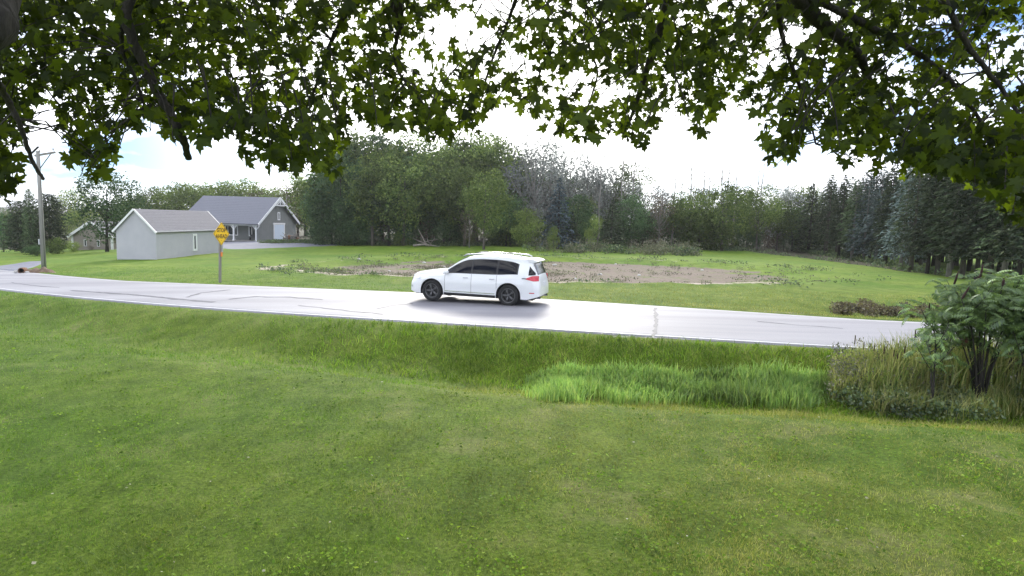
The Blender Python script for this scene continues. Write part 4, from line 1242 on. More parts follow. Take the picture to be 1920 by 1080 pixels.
# dead fallen branches at the edge of the wood
x, y, z = G(797, 462)
fall = thing('fallen_tree', (x, y, z), 0, 'pale dead fallen limbs lying at the edge of the wood', 'fallen tree')
f = y / 1144
for pts, r_ in (([(0, 0), (-12, -7), (-34, -16)], .11), ([(4, 0), (-2, -12), (-13, -31)], .09), ([(8, 2), (0, -4), (-14, -8)], .12), ([(14, 1), (4, -8), (2, -17)], .07),
                ([(-20, 0), (0, -3), (30, 1)], .13), ([(-6, -5), (6, -9), (22, -12)], .06), ([(-22, -11), (-26, -17)], .04), ([(10, -5), (16, -13), (16, -18)], .04)):
    yo = random.uniform(-.8, .8)
    P3 = [(a * f, yo + k * .2, -b * f + .08) for k, (a, b) in enumerate(pts)]
    MB().tube(P3, [r_ * (1 - .65 * k / (len(P3) - 1)) for k in range(len(P3))], 6).build('limb', M['dead_wood'], fall, True)

# ------------------------------------------------------------------ the white car
def crv(xs, ys):
    xs, ys = np.array(xs, float), np.array(ys, float)
    o = np.argsort(xs); xs, ys = xs[o], ys[o]
    d = np.gradient(ys, xs)
    def f(x):
        x = np.clip(x, xs[0], xs[-1]); i = np.clip(np.searchsorted(xs, x) - 1, 0, len(xs) - 2)
        h = xs[i + 1] - xs[i]; t = (x - xs[i]) / h
        return (2 * t**3 - 3 * t**2 + 1) * ys[i] + (t**3 - 2 * t**2 + t) * h * d[i] + (-2 * t**3 + 3 * t**2) * ys[i + 1] + (t**3 - t**2) * h * d[i + 1]
    return f
WR, AR = 0.385, 0.455
WX = (1.50, -1.42)
ztop = crv([2.52, 2.49, 2.40, 2.2, 1.8, 1.4, 1.12, .95, .62, .25, -.1, -.6, -1.2, -1.8, -2.12, -2.24, -2.34, -2.43, -2.47, -2.50, -2.52],
           [.62, .82, .94, 1.02, 1.095, 1.145, 1.18, 1.255, 1.48, 1.665, 1.72, 1.75, 1.745, 1.71, 1.67, 1.56, 1.32, 1.10, .99, .85, .72])
zbel = crv([2.52, 2.0, 1.2, .9, 0, -1, -1.7, -2.1, -2.52], [.60, .82, .98, 1.03, 1.06, 1.08, 1.12, 1.10, .70])
wid = crv([2.52, 2.46, 2.35, 2.1, 1.5, .8, 0, -1, -1.7, -2.2, -2.42, -2.5, -2.52], [.50, .66, .80, .90, .965, .965, .96, .97, .965, .93, .86, .76, .66])
wtop = crv([2.52, 2.2, 1.6, 1.12, .6, .2, -.5, -1.4, -2.1, -2.3, -2.45, -2.52], [.40, .62, .74, .76, .70, .66, .655, .64, .61, .66, .68, .6])
def zbot(x):
    z = 0.27 + .10 * max(0, (x - 2.2) / .3) + .12 * max(0, (-x - 2.1) / .4)
    for w in WX:
        q = AR * AR - (x - w) ** 2
        if q > 0: z = max(z, WR + math.sqrt(q) - .0)
    return z
def section(x):
    zt, zb_ = float(ztop(x)), zbot(x)
    zs = min(float(zbel(x)), zt - .05); W_, Wt_ = float(wid(x)), float(wtop(x))
    zb_ = min(zb_, zs - .04)
    P = []
    for k in range(9):
        t = k / 8; z = zb_ + (zs - zb_) * t
        q = (z - .27) / max(zs - .27, .1)
        bul = .955 + .045 * math.sin(PI * min(1, max(0, q * .85 + .12))) - .018 * max(0, q - .85) / .15
        crease = .012 * math.exp(-((z - .80) / .045) ** 2) - .014 * math.exp(-((z - .50) / .08) ** 2)
        P.append((W_ * bul + crease, z))
    g = zt - zs
    rr = min(.14, g * .6)
    y0, z0_ = P[-1]
    for k in range(1, 7):
        t = k / 6
        P.append((y0 + (Wt_ - y0) * (t + .10 * math.sin(PI * t) * -1 * (0 if g < .2 else 1) + 0), z0_ + (zt - rr - z0_) * t))
    y1 = P[-1][0]
    for k in range(1, 6):
        a = k / 5 * PI / 2
        P.append((y1 - .16 * (1 - math.cos(a)), zt - rr + rr * math.sin(a) * .92))
    y2, z2 = P[-1]
    for k in range(1, 4):
        t = k / 3; P.append((y2 * (1 - t), z2 + rr * .08 * (1 - (1 - t) ** 2)))
    return P
def side_y(x, z):
    P = [p for p in section(x)][:16]
    zs_ = [p[1] for p in P]; ys_ = [p[0] for p in P]
    return float(np.interp(z, zs_, ys_))
def top_z_(x, y):
    P = section(x)[9:]
    return float(np.interp(-abs(y), [-p[0] for p in P], [p[1] for p in P]))
stations = set(np.round(np.linspace(-2.3, 2.3, 47), 3))
for w in WX:
    for a in np.linspace(0, PI, 23): stations.add(round(w + AR * math.cos(a), 4))
    stations.add(round(w + AR + .004, 4)); stations.add(round(w - AR - .004, 4))
for q in (2.36, 2.41, 2.45, 2.48, 2.50, 2.515, 2.52): stations |= {q, -q}
stations = sorted(stations)
V, F = [], []
for x in stations:
    P = section(x)
    V += [(x, y, z) for y, z in P] + [(x, -y, z) for y, z in P[:-1][::-1]]
m_ = 2 * len(section(0)) - 1
for i in range(len(stations) - 1):
    for j in range(m_ - 1):
        a = i * m_ + j; F.append((a, a + 1, a + 1 + m_, a + m_))
F.append(tuple(range(m_))); F.append(tuple(range((len(stations) - 1) * m_, len(stations) * m_))[::-1])
# car stands on the far lane, nose to the left
cxp, cyp = -1.02, None
pr_, pf_ = G(966, 573.5), G(813, 566)
cm = ((pr_[0] + pf_[0]) / 2, (pr_[1] + pf_[1]) / 2)
wbv = math.hypot(pf_[0] - pr_[0], pf_[1] - pr_[1])
head = math.atan2(pf_[1] - pr_[1], pf_[0] - pr_[0])
perp = Vector((-math.sin(head), math.cos(head)))          # towards the car's left = camera side
print('car wheelbase from photo', wbv, 'heading', math.degrees(head), 'centre', cm)
CS = .985
cc = (cm[0] - perp.x * .36, cm[1] - perp.y * .36)
car = thing('suv', (cc[0] + .07, cc[1] - .15, crown_z(cc[0], cc[1] - .15) + .003), head, 'white three row SUV driving left on the road with dark tinted windows', 'car', None, CS)
body = MB().add(V, F).build('body', M['car_white'], car, True, True)
MB().box((0, 0, .42), (4.5, 1.36, .40)).build('underbody', M['car_black'], car)
def patch(name, mat, bot, topf, x0, x1, off, parent, s=1, nx=26, nz=7, thick=0.0):
    V, F = [], []
    for i in range(nx):
        x = x0 + (x1 - x0) * i / (nx - 1)
        a, b = bot(x), topf(x); b = max(b, a + .002)
        for j in range(nz):
            z = a + (b - a) * j / (nz - 1)
            V.append((x, s * (side_y(x, z) + off), z))
    for i in range(nx - 1):
        for j in range(nz - 1):
            a = i * nz + j; F.append((a, a + nz, a + nz + 1, a + 1))
    return MB().add(V, F).build(name, mat, parent, True)
wb_ = lambda x: float(zbel(x)) + .035
wt_ = crv([1.12, .95, .62, .25, -.1, -.6, -1.2, -1.55, -1.78], [1.06, 1.16, 1.37, 1.535, 1.585, 1.605, 1.585, 1.54, 1.47])
for s in (1, -1):
    patch('window_trim', M['car_black'], lambda x: wb_(x) - .015, lambda x: float(wt_(x)) + .012, 1.10, -1.74, .004, car, s, 60)
    wf = patch('side_window', M['car_glass'], wb_, lambda x: float(wt_(x)), 1.0, .02, .008, car, s)
    patch('side_window', M['car_glass'], wb_, lambda x: float(wt_(x)), -.05, -.93, .008, car, s)
    patch('side_window', M['car_glass'], wb_, lambda x: min(float(wt_(x)), 1.44 + (x + 1.68) * 2.6 + .06) if x < -1.55 else float(wt_(x)), -1.0, -1.68, .008, car, s)
    # cladding, door seams, handles
    patch('sill_cladding', M['car_black'], lambda x: .265, lambda x: .36, 1.02, -.94, .008, car, s, 20, 3)
    patch('sill_strip', M['chrome'], lambda x: .40, lambda x: .425, 1.0, -.93, .010, car, s, 20, 2)
    for xs_ in (1.0, -.015, -.97):
        patch('door_seam', M['car_black'], lambda x: .38, lambda x: wb_(x) - .03, xs_, xs_ - .010, .0025, car, s, 2, 16)
    for xs_ in (.20, -.80):
        hd = MB().tube([(xs_ - .09, s * (side_y(xs_, .93) + .012), .93), (xs_ - .06, s * (side_y(xs_, .93) + .04), .932), (xs_ + .06, s * (side_y(xs_, .93) + .04), .932), (xs_ + .09, s * (side_y(xs_, .93) + .012), .93)], .015, 6)
        hd.build('door_handle', M['chrome'], car, True)
    # arches
    for w in WX:
        Va, Fa = [], []
        for k in range(29):
            a = PI * k / 28 - 0.0
            for r_, o_ in ((AR - .004, .004), (AR + .045, .010)):
                x_ = w + r_ * math.cos(a); z_ = WR + r_ * math.sin(a)
                z_ = max(z_, .30)
                Va.append((x_, s * (side_y(max(-2.45, min(2.45, x_)), max(z_, zbot(x_) + .002)) + o_), z_))
        Fa = [(2 * k, 2 * k + 1, 2 * k + 3, 2 * k + 2) for k in range(28)]
        MB().add(Va, Fa).build('arch_trim', M['car_black'] if 0 else M['car_white'], car, True)
        lin = MB()
        Vl = [];
        for k in range(17):
            a = PI * k / 16
            for yy in (.50, .90): Vl.append((w + (AR + .01) * math.cos(a), s * yy, WR + (AR + .01) * math.sin(a) * .99))
        lin.add(Vl, [(2 * k, 2 * k + 1, 2 * k + 3, 2 * k + 2) for k in range(16)])
        lin.add([(w - AR, s * .5, .25), (w + AR, s * .5, .25), (w + AR, s * .5, .83), (w - AR, s * .5, .83)], [(0, 1, 2, 3)])
        lin.build('wheel_liner', M['car_black'], car)
    mir = MB().box((.90, s * 1.045, 1.10), (.14, .22, .16), None, .05)
    mo = mir.build('mirror', M['car_white'], car)
    MB().tube([(.90, s * .90, 1.04), (.90, s * 1.0, 1.08)], .03, 6).build('mirror_arm', M['car_black'], mo)
    # lamps
    patch('tail_lamp', M['lamp_red'], lambda x: 1.0 - min(.07, (-2.02 - x) * .25), lambda x: 1.015 + min(.10, max(0, (-2.02 - x)) * .42), -2.02, -2.46, .010, car, s, 16, 6)
    patch('tail_lamp_smoked_tip', M['car_black'], lambda x: 1.0, lambda x: 1.03, -1.90, -2.06, .013, car, s, 5, 2)
    patch('headlight', M['lamp_clear'], lambda x: .74 + (2.45 - x) * .10, lambda x: .90 - (x - 1.98) * .10, 1.98, 2.44, .010, car, s, 14, 5)
    patch('rear_reflector', M['lamp_red'], lambda x: .50, lambda x: .53, -2.18, -2.36, .006, car, s, 5, 2)
    patch('fog_lamp', M['lamp_clear'], lambda x: .47, lambda x: .54, 2.30, 2.42, .008, car, s, 5, 3)
    rail = MB().tube([(.40, s * .60, 1.68), (.28, s * .61, 1.755), (-.4, s * .615, 1.805), (-1.2, s * .605, 1.80), (-1.75, s * .59, 1.77), (-1.88, s * .585, 1.71)], .024, 6)
    rail.build('roof_rail', M['chrome'], car, True)
for xx in (-.1, -1.1):
    MB().tube([(xx, -.6, 1.815), (xx, 0, 1.84), (xx, .6, 1.815)], .02, 6).build('roof_crossbar', M['alloy'], car, True)
def top_patch(name, mat, x0, x1, yf, off, nx=14, ny=15):
    V, F = [], []
    for i in range(nx):
        x = x0 + (x1 - x0) * i / (nx - 1)
        for j in range(ny):
            y = (j / (ny - 1) * 2 - 1) * yf(x)
            V.append((x + off * .6 * (1 if x > 0 else -1), y, top_z_(x, y) + off))
    for i in range(nx - 1):
        for j in range(ny - 1):
            a = i * ny + j; F.append((a, a + ny, a + ny + 1, a + 1))
    return MB().add(V, F).build(name, mat, car, True)
top_patch('windshield', M['car_glass'], 1.06, .24, lambda x: float(wtop(x)) * .88, .008)
top_patch('rear_window', M['car_glass'], -2.25, -2.41, lambda x: .60 + .02, .010)
# rear quarter sliver of the tailgate glass and the spoiler above it
for s in (1, -1):
    patch('tailgate_glass_side', M['car_glass'], lambda x: 1.13 + (-2.12 - x) * .05, lambda x: 1.45 - (-2.12 - x) * 1.1, -2.12, -2.34, .008, car, s, 8, 5)
sp_ = MB()
pr5 = [(-2.0, 1.70), (-2.24, 1.675), (-2.37, 1.62), (-2.35, 1.585), (-2.2, 1.57), (-2.05, 1.60)]
sp_.prism(pr5, 'y', -.62, .62); sp_.build('spoiler', M['car_white'], car, fix=True)
MB().box((-2.515, 0, .80), (.03, .32, .16)).build('license_plate', M['plate_white'], car)
MB().box((-2.42, 0, .40), (.14, 1.3, .14), None, .04).build('rear_bumper_insert', M['car_black'], car)
MB().box((2.44, 0, .36), (.12, 1.2, .12), None, .04).build('front_bumper_insert', M['car_black'], car)
MB().box((2.515, 0, .70), (.03, .8, .18), None, .01).build('grille', M['car_black'], car)
for s in (1, -1):
    ex_ = MB().lathe([(.05, -.06), (.055, -.06), (.055, .1), (.05, .1)], 12, 'y', (0, 0, 0)); e_ = ex_.build('exhaust_tip', M['chrome'], car)
    e_.rotation_euler = (0, 0, PI / 2); e_.location = (-2.40, s * .55, .33)
    for w in WX:
        wh = bpy.data.objects.new('wheel', None); col.objects.link(wh); wh.parent = car; wh.location = (w, s * .845, WR)
        if s < 0: wh.rotation_euler = (0, 0, PI)
        ty = [(.255, -.10), (.30, -.118), (.355, -.112), (.383, -.085), (.385, 0), (.383, .085), (.355, .112), (.30, .118), (.255, .10), (.25, 0), (.255, -.10)]
        MB().lathe(ty, 40, 'y').build('tyre', M['tyre'], wh, True, True)
        rm = MB().lathe([(.262, .098), (.25, .108), (.236, .085), (.232, -.08), (.25, -.10)], 40, 'y')
        rm.lathe([(0, .072), (.055, .070), (.06, .04)], 16, 'y')
        for k in range(5):
            for dd in (-.11, .11):
                a = 2 * PI * k / 5 + dd
                p0_, p1_ = Vector((.05 * math.cos(a), .058, .05 * math.sin(a))), Vector((.243 * math.cos(a), .082, .243 * math.sin(a)))
                rm.tube([p0_, (p0_ + p1_) / 2, p1_], [.020, .017, .015], 5)
        rm.build('rim', M['alloy'], wh, True)
        MB().lathe([(0, .02), (.15, .02), (.15, -.0), (.245, -.01)], 24, 'y').build('brake_disc_dark_backing', M['car_black'], wh)  # wide outer ring is an added dark backing closing the spoke gaps

# ------------------------------------------------------------------ ground cover
def blades(name, X, Y, h, w, mat, lean=.45, seg=1, kind='stuff', label=None, cat=None, arch=.3, zoff=-.01):
    """upright leaves of grass at X,Y with heights h and widths w (arrays)"""
    n = len(X)
    Z = T(X, Y) + zoff
    a = rng.uniform(0, 2 * PI, n)
    la = rng.uniform(0, 2 * PI, n); lm = np.abs(rng.normal(size=n)) * lean
    dx, dy = np.cos(a), np.sin(a)
    tx, ty = np.cos(la) * lm * h, np.sin(la) * lm * h
    B = np.stack([X, Y, Z], 1); wv = np.stack([dx, dy, 0 * dx], 1) * (w / 2)[:, None]
    if seg == 1:
        Tp = B + np.stack([tx, ty, h], 1)
        V = np.stack([B - wv, B + wv, Tp], 1).reshape(-1, 3); F = np.arange(3 * n).reshape(-1, 3)
        me = npmesh(name, V, F, mat)
    else:
        M1 = B + np.stack([tx * .35, ty * .35, h * .55], 1)
        Tp = B + np.stack([tx * (1 + arch), ty * (1 + arch), h * (1 - arch * .25 * lm)], 1)
        V = np.stack([B - wv, B + wv, M1 + wv * .8, M1 - wv * .8, Tp + wv * .12, Tp - wv * .12], 1).reshape(-1, 3)
        k = np.arange(n)[:, None] * 6
        F = np.concatenate([k + np.array([[0, 1, 2, 3]]), k + np.array([[3, 2, 4, 5]])], 0)
        me = npmesh(name, V, F, mat)
    return tag(link(name, me), label, cat, None, kind)

def in_view(n, y0, y1, power=1.0, margin=1.08):
    """points on the ground inside the camera's wedge, denser when nearer"""
    u_ = rng.random(n)
    Y = (y0 ** -power + u_ * (y1 ** -power - y0 ** -power)) ** (-1 / power)
    X = rng.uniform(-1, 1, n) * (Y * .88 + 1.6) * margin * (1 + .30 * np.abs(rng.normal(size=n)))
    return X, Y

# mown lawn
n = 640000
X, Y = in_view(n, 1.6, 27, .62)
ok = Nn(X) - Y > .35
X, Y = X[ok], Y[ok]
den = .5 + .5 * np.clip(.5 + .5 * wob(X, Y, 1.9), 0, 1)
ok = rng.random(len(X)) < den
X, Y = X[ok], Y[ok]
v = Nn(X) - Y
hh = (.032 + .024 * rng.random(len(X))) * (1 + .35 * wob(X, Y, 1.3)) * np.where(v < 5.5, 1.9, 1) * (1 + (Y - 4) * .03)
blades('lawn_grass', X, Y, np.clip(hh, .02, .16), .0045 * (.7 + Y * .12), M['grass_blade'], .8, label='short mown green lawn grass in front of the road', cat='grass')
# longer side of the far verge
X, Y = in_view(130000, 17, 40, .8); w_ = Y - Ff(X)
ok = (w_ > .25) & (w_ < 9) & (pond_r(X, Y) > 1.0)
X, Y = X[ok], Y[ok]
blades('verge_grass', X, Y, .05 + .05 * rng.random(len(X)), np.full(len(X), .016), M['grass_blade'], .8, label='short grass on the far verge of the road', cat='grass')

def region(n, x0, x1, y0, y1, test):
    X = rng.uniform(x0, x1, n); Y = rng.uniform(y0, y1, n); k = test(X, Y); return X[k], Y[k]
def pxy(X, Y): 
    P = np.stack([X, Y, T(X, Y)], 1); a, b, _ = proj(P); return a, b
# bright tall grass in the ditch
def t1(X, Y):
    a, b = pxy(X, Y); e = wob(X, Y, .9)
    return (a > 955 + 25 * e) & (a < 1560) & (b > np.interp(a, [950, 1050, 1250, 1560], [712, 697, 700, 708]) + 9 * e) & (b < np.interp(a, [950, 1030, 1200, 1560], [735, 752, 760, 765]) + 7 * e) & (rng.random(len(a)) < ss(0, 26, np.interp(a, [950, 1030, 1200, 1560], [738, 755, 763, 768]) + 7 * e - b) + .06) & (rng.random(len(a)) < ss(940, 1090, a) + .08)
X, Y = region(260000, -1, 9, 9, 17, t1)
print('tall grass', len(X))
k = rng.permutation(len(X))[:11500]; X, Y = X[k], Y[k]
a, b = pxy(X, Y)
hf = ss(945, 1080, a) * (1 - .5 * ss(1470, 1560, a)) * (.68 + .28 * wob(X, Y, .8) + .12 * wob(X, Y, 2.7)) * .92
blades('tall_grass', X, Y, (.16 + .34 * rng.random(len(X))) * np.clip(hf, .3, 1.2) + .06, np.full(len(X), .024), M['tall_grass'], .34, 2, label='tall bright green grass growing in the ditch', cat='grass')
# rough growth on the ditch bank next to the road
def t2(X, Y):
    v = Nn(X) - Y; return (v > .4) & (v < 3.6)
X, Y = region(160000, -16, 12, 9, 27, t2)
dn = ss(-9, 2, X) * (.55 + .45 * np.clip(.5 + wob(X, Y, 1.6), 0, 1)); ok = rng.random(len(X)) < dn; X, Y = X[ok][:60000], Y[ok][:60000]
blades('bank_weeds', X, Y, .07 + .12 * rng.random(len(X)), np.full(len(X), .022), M['clover'], .9, 2, label='rough leafy grass on the ditch bank beside the road', cat='grass')

def weed_leaves(name, X, Y, hmin, hmax, size, mat, per, label, cat='weeds', spread=.12):
    Z = T(X, Y); n = len(X)
    idx = np.repeat(np.arange(n), per)
    hgt = rng.uniform(hmin, hmax, n)
    u_ = rng.random(len(idx)) ** .7
    C = np.stack([X[idx] + rng.normal(size=len(idx)) * spread, Y[idx] + rng.normal(size=len(idx)) * spread, Z[idx] + u_ * hgt[idx]], 1)
    V, F = quads(C, np.full(len(C), size))
    return tag(link(name, npmesh(name, V, F, mat)), label, cat, None, 'stuff')
# cattails and brown reeds, right
def t3(X, Y):
    a, b = pxy(X, Y); e = wob(X, Y, 1.1)
    return (a > 1548 + 14 * e) & (a < 2100) & (b > 694 + 5 * e) & (b < 752)
X, Y = region(120000, 4, 16, 9.5, 16, t3); X, Y = X[:9500], Y[:9500]
a, b = pxy(X, Y)
hmax = np.interp(a, [1550, 1620, 1700, 1800, 2100], [.45, .72, .85, .95, 1.0])
blades('reeds', X, Y, hmax * rng.uniform(.45, 1.18, len(X)), np.full(len(X), .021), M['reed'], .2, 2, label='brown green reeds and tall grass in the ditch left of the sumac', cat='reeds')
X, Y = region(60000, 4, 16, 9.5, 16, t3); X, Y = X[:700], Y[:700]
weed_leaves('reed_weeds', X, Y, .3, .8, .06, M['weed_pale'], 22, 'leafy stems among the reeds', 'weeds', .07)
def t4(X, Y):
    a, b = pxy(X, Y); e = wob(X, Y, 1.5)
    return (a > 1585 + 20 * e) & (a < 2100) & (b > 742) & (b < np.interp(a, [1580, 1650, 1760, 2000], [762, 782, 792, 790]) + 5 * e)
X, Y = region(90000, 4, 16, 8.5, 14, t4); k = wob(X, Y, 1.3) > -.35; X, Y = X[k][:520], Y[k][:520]
weed_leaves('ditch_weeds', X, Y, .04, .42, .075, M['weed'], 26, 'dark leafy weeds at the foot of the reeds')
X, Y = region(90000, 4, 16, 8.5, 14, t4); X, Y = X[:3600], Y[:3600]
blades('weed_grass', X, Y, rng.uniform(.12, .6, len(X)), np.full(len(X), .016), M['reed'], .35, 2, label='dry grass stems among the dark weeds', cat='grass')
# cattail heads: each is a thing
ct = MB().tube([(0, 0, -.1), (.01, 0, .55), (.0, .01, .98)], [.006, .005, .004], 5)
ct_me = ct.mesh('stem', M['reed'])
ch = MB().lathe([(0, .82), (.009, .83), (.011, .85), (.011, .95), (.008, .975), (0, .98)], 8); ch_me = ch.mesh('seed_head', M['seed_head'], True)
for px, py, tpy in ((1594, 735, 628), (1611, 738, 640), (1632, 732, 645), (1650, 738, 650), (1668, 741, 655), (1688, 738, 648), (1704, 742, 618), (1676, 736, 662), (1641, 742, 662), (1719, 740, 640)):
    x, y, z = G(px, py); s = (at(px, tpy, y)[2] - z) / .98
    o = thing('cattail', (x, y, z), rng.uniform(0, 6), 'thin cattail with dark head standing out of the reeds against the road', 'cattail', 'cattails in the reeds', (1, 1, s))
    link('stem', ct_me, o); link('seed_head', ch_me, o)
# weed row on the far pond rim, patch near the road
def t5(X, Y):
    a, b = pxy(X, Y); e = wob(X, Y, .6)
    return (a > 985) & (a < 1310) & (b > 469.5) & (b < np.interp(a, [985, 1100, 1310], [473.5, 476, 482]) + e)
X, Y = region(60000, 0, 24, 40, 66, t5); k = wob(X, Y, .55) + .6 * wob(X, Y, 1.3) > .1; X, Y = X[k][:300], Y[k][:300]
weed_leaves('rim_weeds', X, Y, .2, 1.5, .15, M['weed_pale'], 24, 'pale tall weeds along the far rim of the dug pond', 'weeds', .22)
X, Y = region(60000, 0, 24, 40, 66, t5); k = wob(X + 9, Y, .7) > .25; X, Y = X[k][:70], Y[k][:70]
weed_leaves('rim_weeds', X, Y, .3, .9, .2, M['weed'], 34, 'darker bushy weeds along the far rim of the dug pond', 'weeds', .28)
def t6(X, Y):
    a, b = pxy(X, Y); e = wob(X, Y, 1.2)
    return (a > 1568) & (a < 1760) & (b > 575 + 2 * e) & (b < 592 + 2 * e + (a - 1568) * .02)
X, Y = region(60000, 8, 22, 17, 27, t6); k = wob(X, Y, .9) + .5 * wob(X, Y, 2.2) > .0; X, Y = X[k][:420], Y[k][:420]
weed_leaves('verge_weeds', X, Y, .02, .30, .09, M['weed_purple'], 24, 'brownish purple low weeds on the far verge left of the sumac', 'weeds', .12)
# scattered weeds in the dirt basin
X, Y = region(9000, -16, 22, 29, 52, lambda X, Y: (pond_r(X, Y) < 1.02) & (wob(X, Y, .5) + .5 * wob(X, Y, 1.7) > .15))
k = rng.random(len(X)) < np.where(X > 3, .35, 1); X, Y = X[k][:1200], Y[k][:1200]
weed_leaves('basin_weeds', X, Y, .03, .22, .09, M['weed_pale'], 9, 'sparse low weeds growing in the bare soil of the dug pond', 'weeds', .2)
X, Y = region(3000, -16, 22, 30, 54, lambda X, Y: (np.abs(pond_r(X, Y) - 1.03) < .06) & (wob(X, Y, .7) > .2)); X, Y = X[:240], Y[:240]
weed_leaves('basin_weeds', X, Y, .08, .35, .12, M['weed'], 16, 'green tufts along the edge of the dug pond', 'weeds', .25)
# rough grass at the foot of the wood
X = rng.uniform(-34, 46, 5200); Y = wood_front(X) + rng.uniform(-.6, 3.5, len(X)); 
weed_leaves('wood_edge_grass', X, Y, .1, .55, .2, M['weed'], 7, 'uncut grass and weeds along the foot of the wood', 'grass', .3)
# stones in the basin
for k in range(14):
    a_ = rng.uniform(0, 6.28); q = rng.uniform(.2, .95); x = PCX + PRX * q * math.cos(a_); y = PCY + PRY * q * math.sin(a_)
    import bmesh
    bm = bmesh.new(); bmesh.ops.create_icosphere(bm, subdivisions=2, radius=rng.uniform(.08, .2))
    for v_ in bm.verts: v_.co *= 1 + .18 * math.sin(v_.co.x * 23 + k) * math.cos(v_.co.y * 19); v_.co.z *= .6
    me = bpy.data.meshes.new('stone'); bm.to_mesh(me); bm.free(); me.materials.append(M['stone'])
    tag(link('stone', me, None, (x, y, float(T(x, y)) + .02)), 'pale fieldstone lying in the bare soil of the dug pond', 'stone', 'stones in the dug pond')
# broad leaved weeds and clover in the lawn
X, Y = in_view(80000, 1.8, 19, .8); k = (Nn(X) - Y > 2.5) & (rng.random(len(X)) < .25 + .75 * (wob(X, Y, 2.3) + .6 * wob(X, Y, .8) > .25)); X, Y = X[k], Y[k]
C = np.stack([X, Y, T(X, Y) + .03 + .02 * rng.random(len(X))], 1); V, F = quads(C, (.022 + .0022 * Y) * rng.uniform(.7, 1.5, len(X)), None, 0, .7)
V[:, 2] = np.repeat(C[:, 2], 4) + (V[:, 2] - np.repeat(C[:, 2], 4)) * .6
tag(link('lawn_weeds', npmesh('lawn_weeds', V, F, M['clover'])), 'clover and broad leaved weeds growing through the mown lawn', 'weeds', None, 'stuff')
# fallen leaves and clover flecks on the lawn
n = 260; X, Y = in_view(n, 4.2, 17, .7); ok = (Nn(X) - Y > 4); X, Y = X[ok], Y[ok]
C = np.stack([X, Y, T(X, Y) + .035], 1); V, F = quads(C, rng.uniform(.015, .05, len(C)), (0, 0, 0), 0, .8)
V[:, 2] = np.repeat(C[:, 2], 4) + (V[:, 2] - np.repeat(C[:, 2], 4)) * .35
tag(link('fallen_leaves', npmesh('fallen_leaves', V, F, M['litter'])), 'small pale fallen leaves scattered on the lawn', 'leaves', None, 'stuff')

# ------------------------------------------------------------------ sumac shrubs
def compound_leaf(mat, L=.42, pairs=10):
    """pinnate leaf hanging off a stalk: local +x outwards, drooping"""
    V, F = [], []
    def p(t): return np.array([L * t, 0, .06 * math.sin(t * 2.2) * 1.0 - .30 * L * t * t])
    mb = MB(); mb.tube([p(t) for t in (0, .3, .6, 1)], [.004, .003, .003, .002], 4, False)
    for k in range(pairs + 1):
        t = .22 + .78 * k / pairs
        b = p(t); ll = .105 * math.sin(PI * (.22 + .7 * k / pairs)) + .03
        for s in ((-1, 1) if k < pairs else (0,)):
            d = np.array([.45, s * .9, -.42 - .2 * random.random()]) if s else np.array([1, 0, -.5])
            d /= np.linalg.norm(d)
            w = np.cross(d, [0, .2 * s, 1]); w /= np.linalg.norm(w)
            dn = np.array([0, 0, -.012])
            V = [b, b + d * ll * .4 + w * ll * .19, b + d * ll + dn, b + d * ll * .4 - w * ll * .19]
            mb.add(V, [(0, 1, 2, 3)])
    return mb.mesh('leaf', mat)
leafs = [compound_leaf(M['sumac_leaf'], L_, n_) for L_, n_ in ((.36, 6), (.30, 5), (.40, 7))]
leaf_red = compound_leaf(M['sumac_red'], .38, 9)
head_me = MB().lathe([(0, 0), (.022, .02), (.028, .07), (.022, .13), (.010, .19), (0, .2)], 8).mesh('seed_head', M['seed_head'], True)
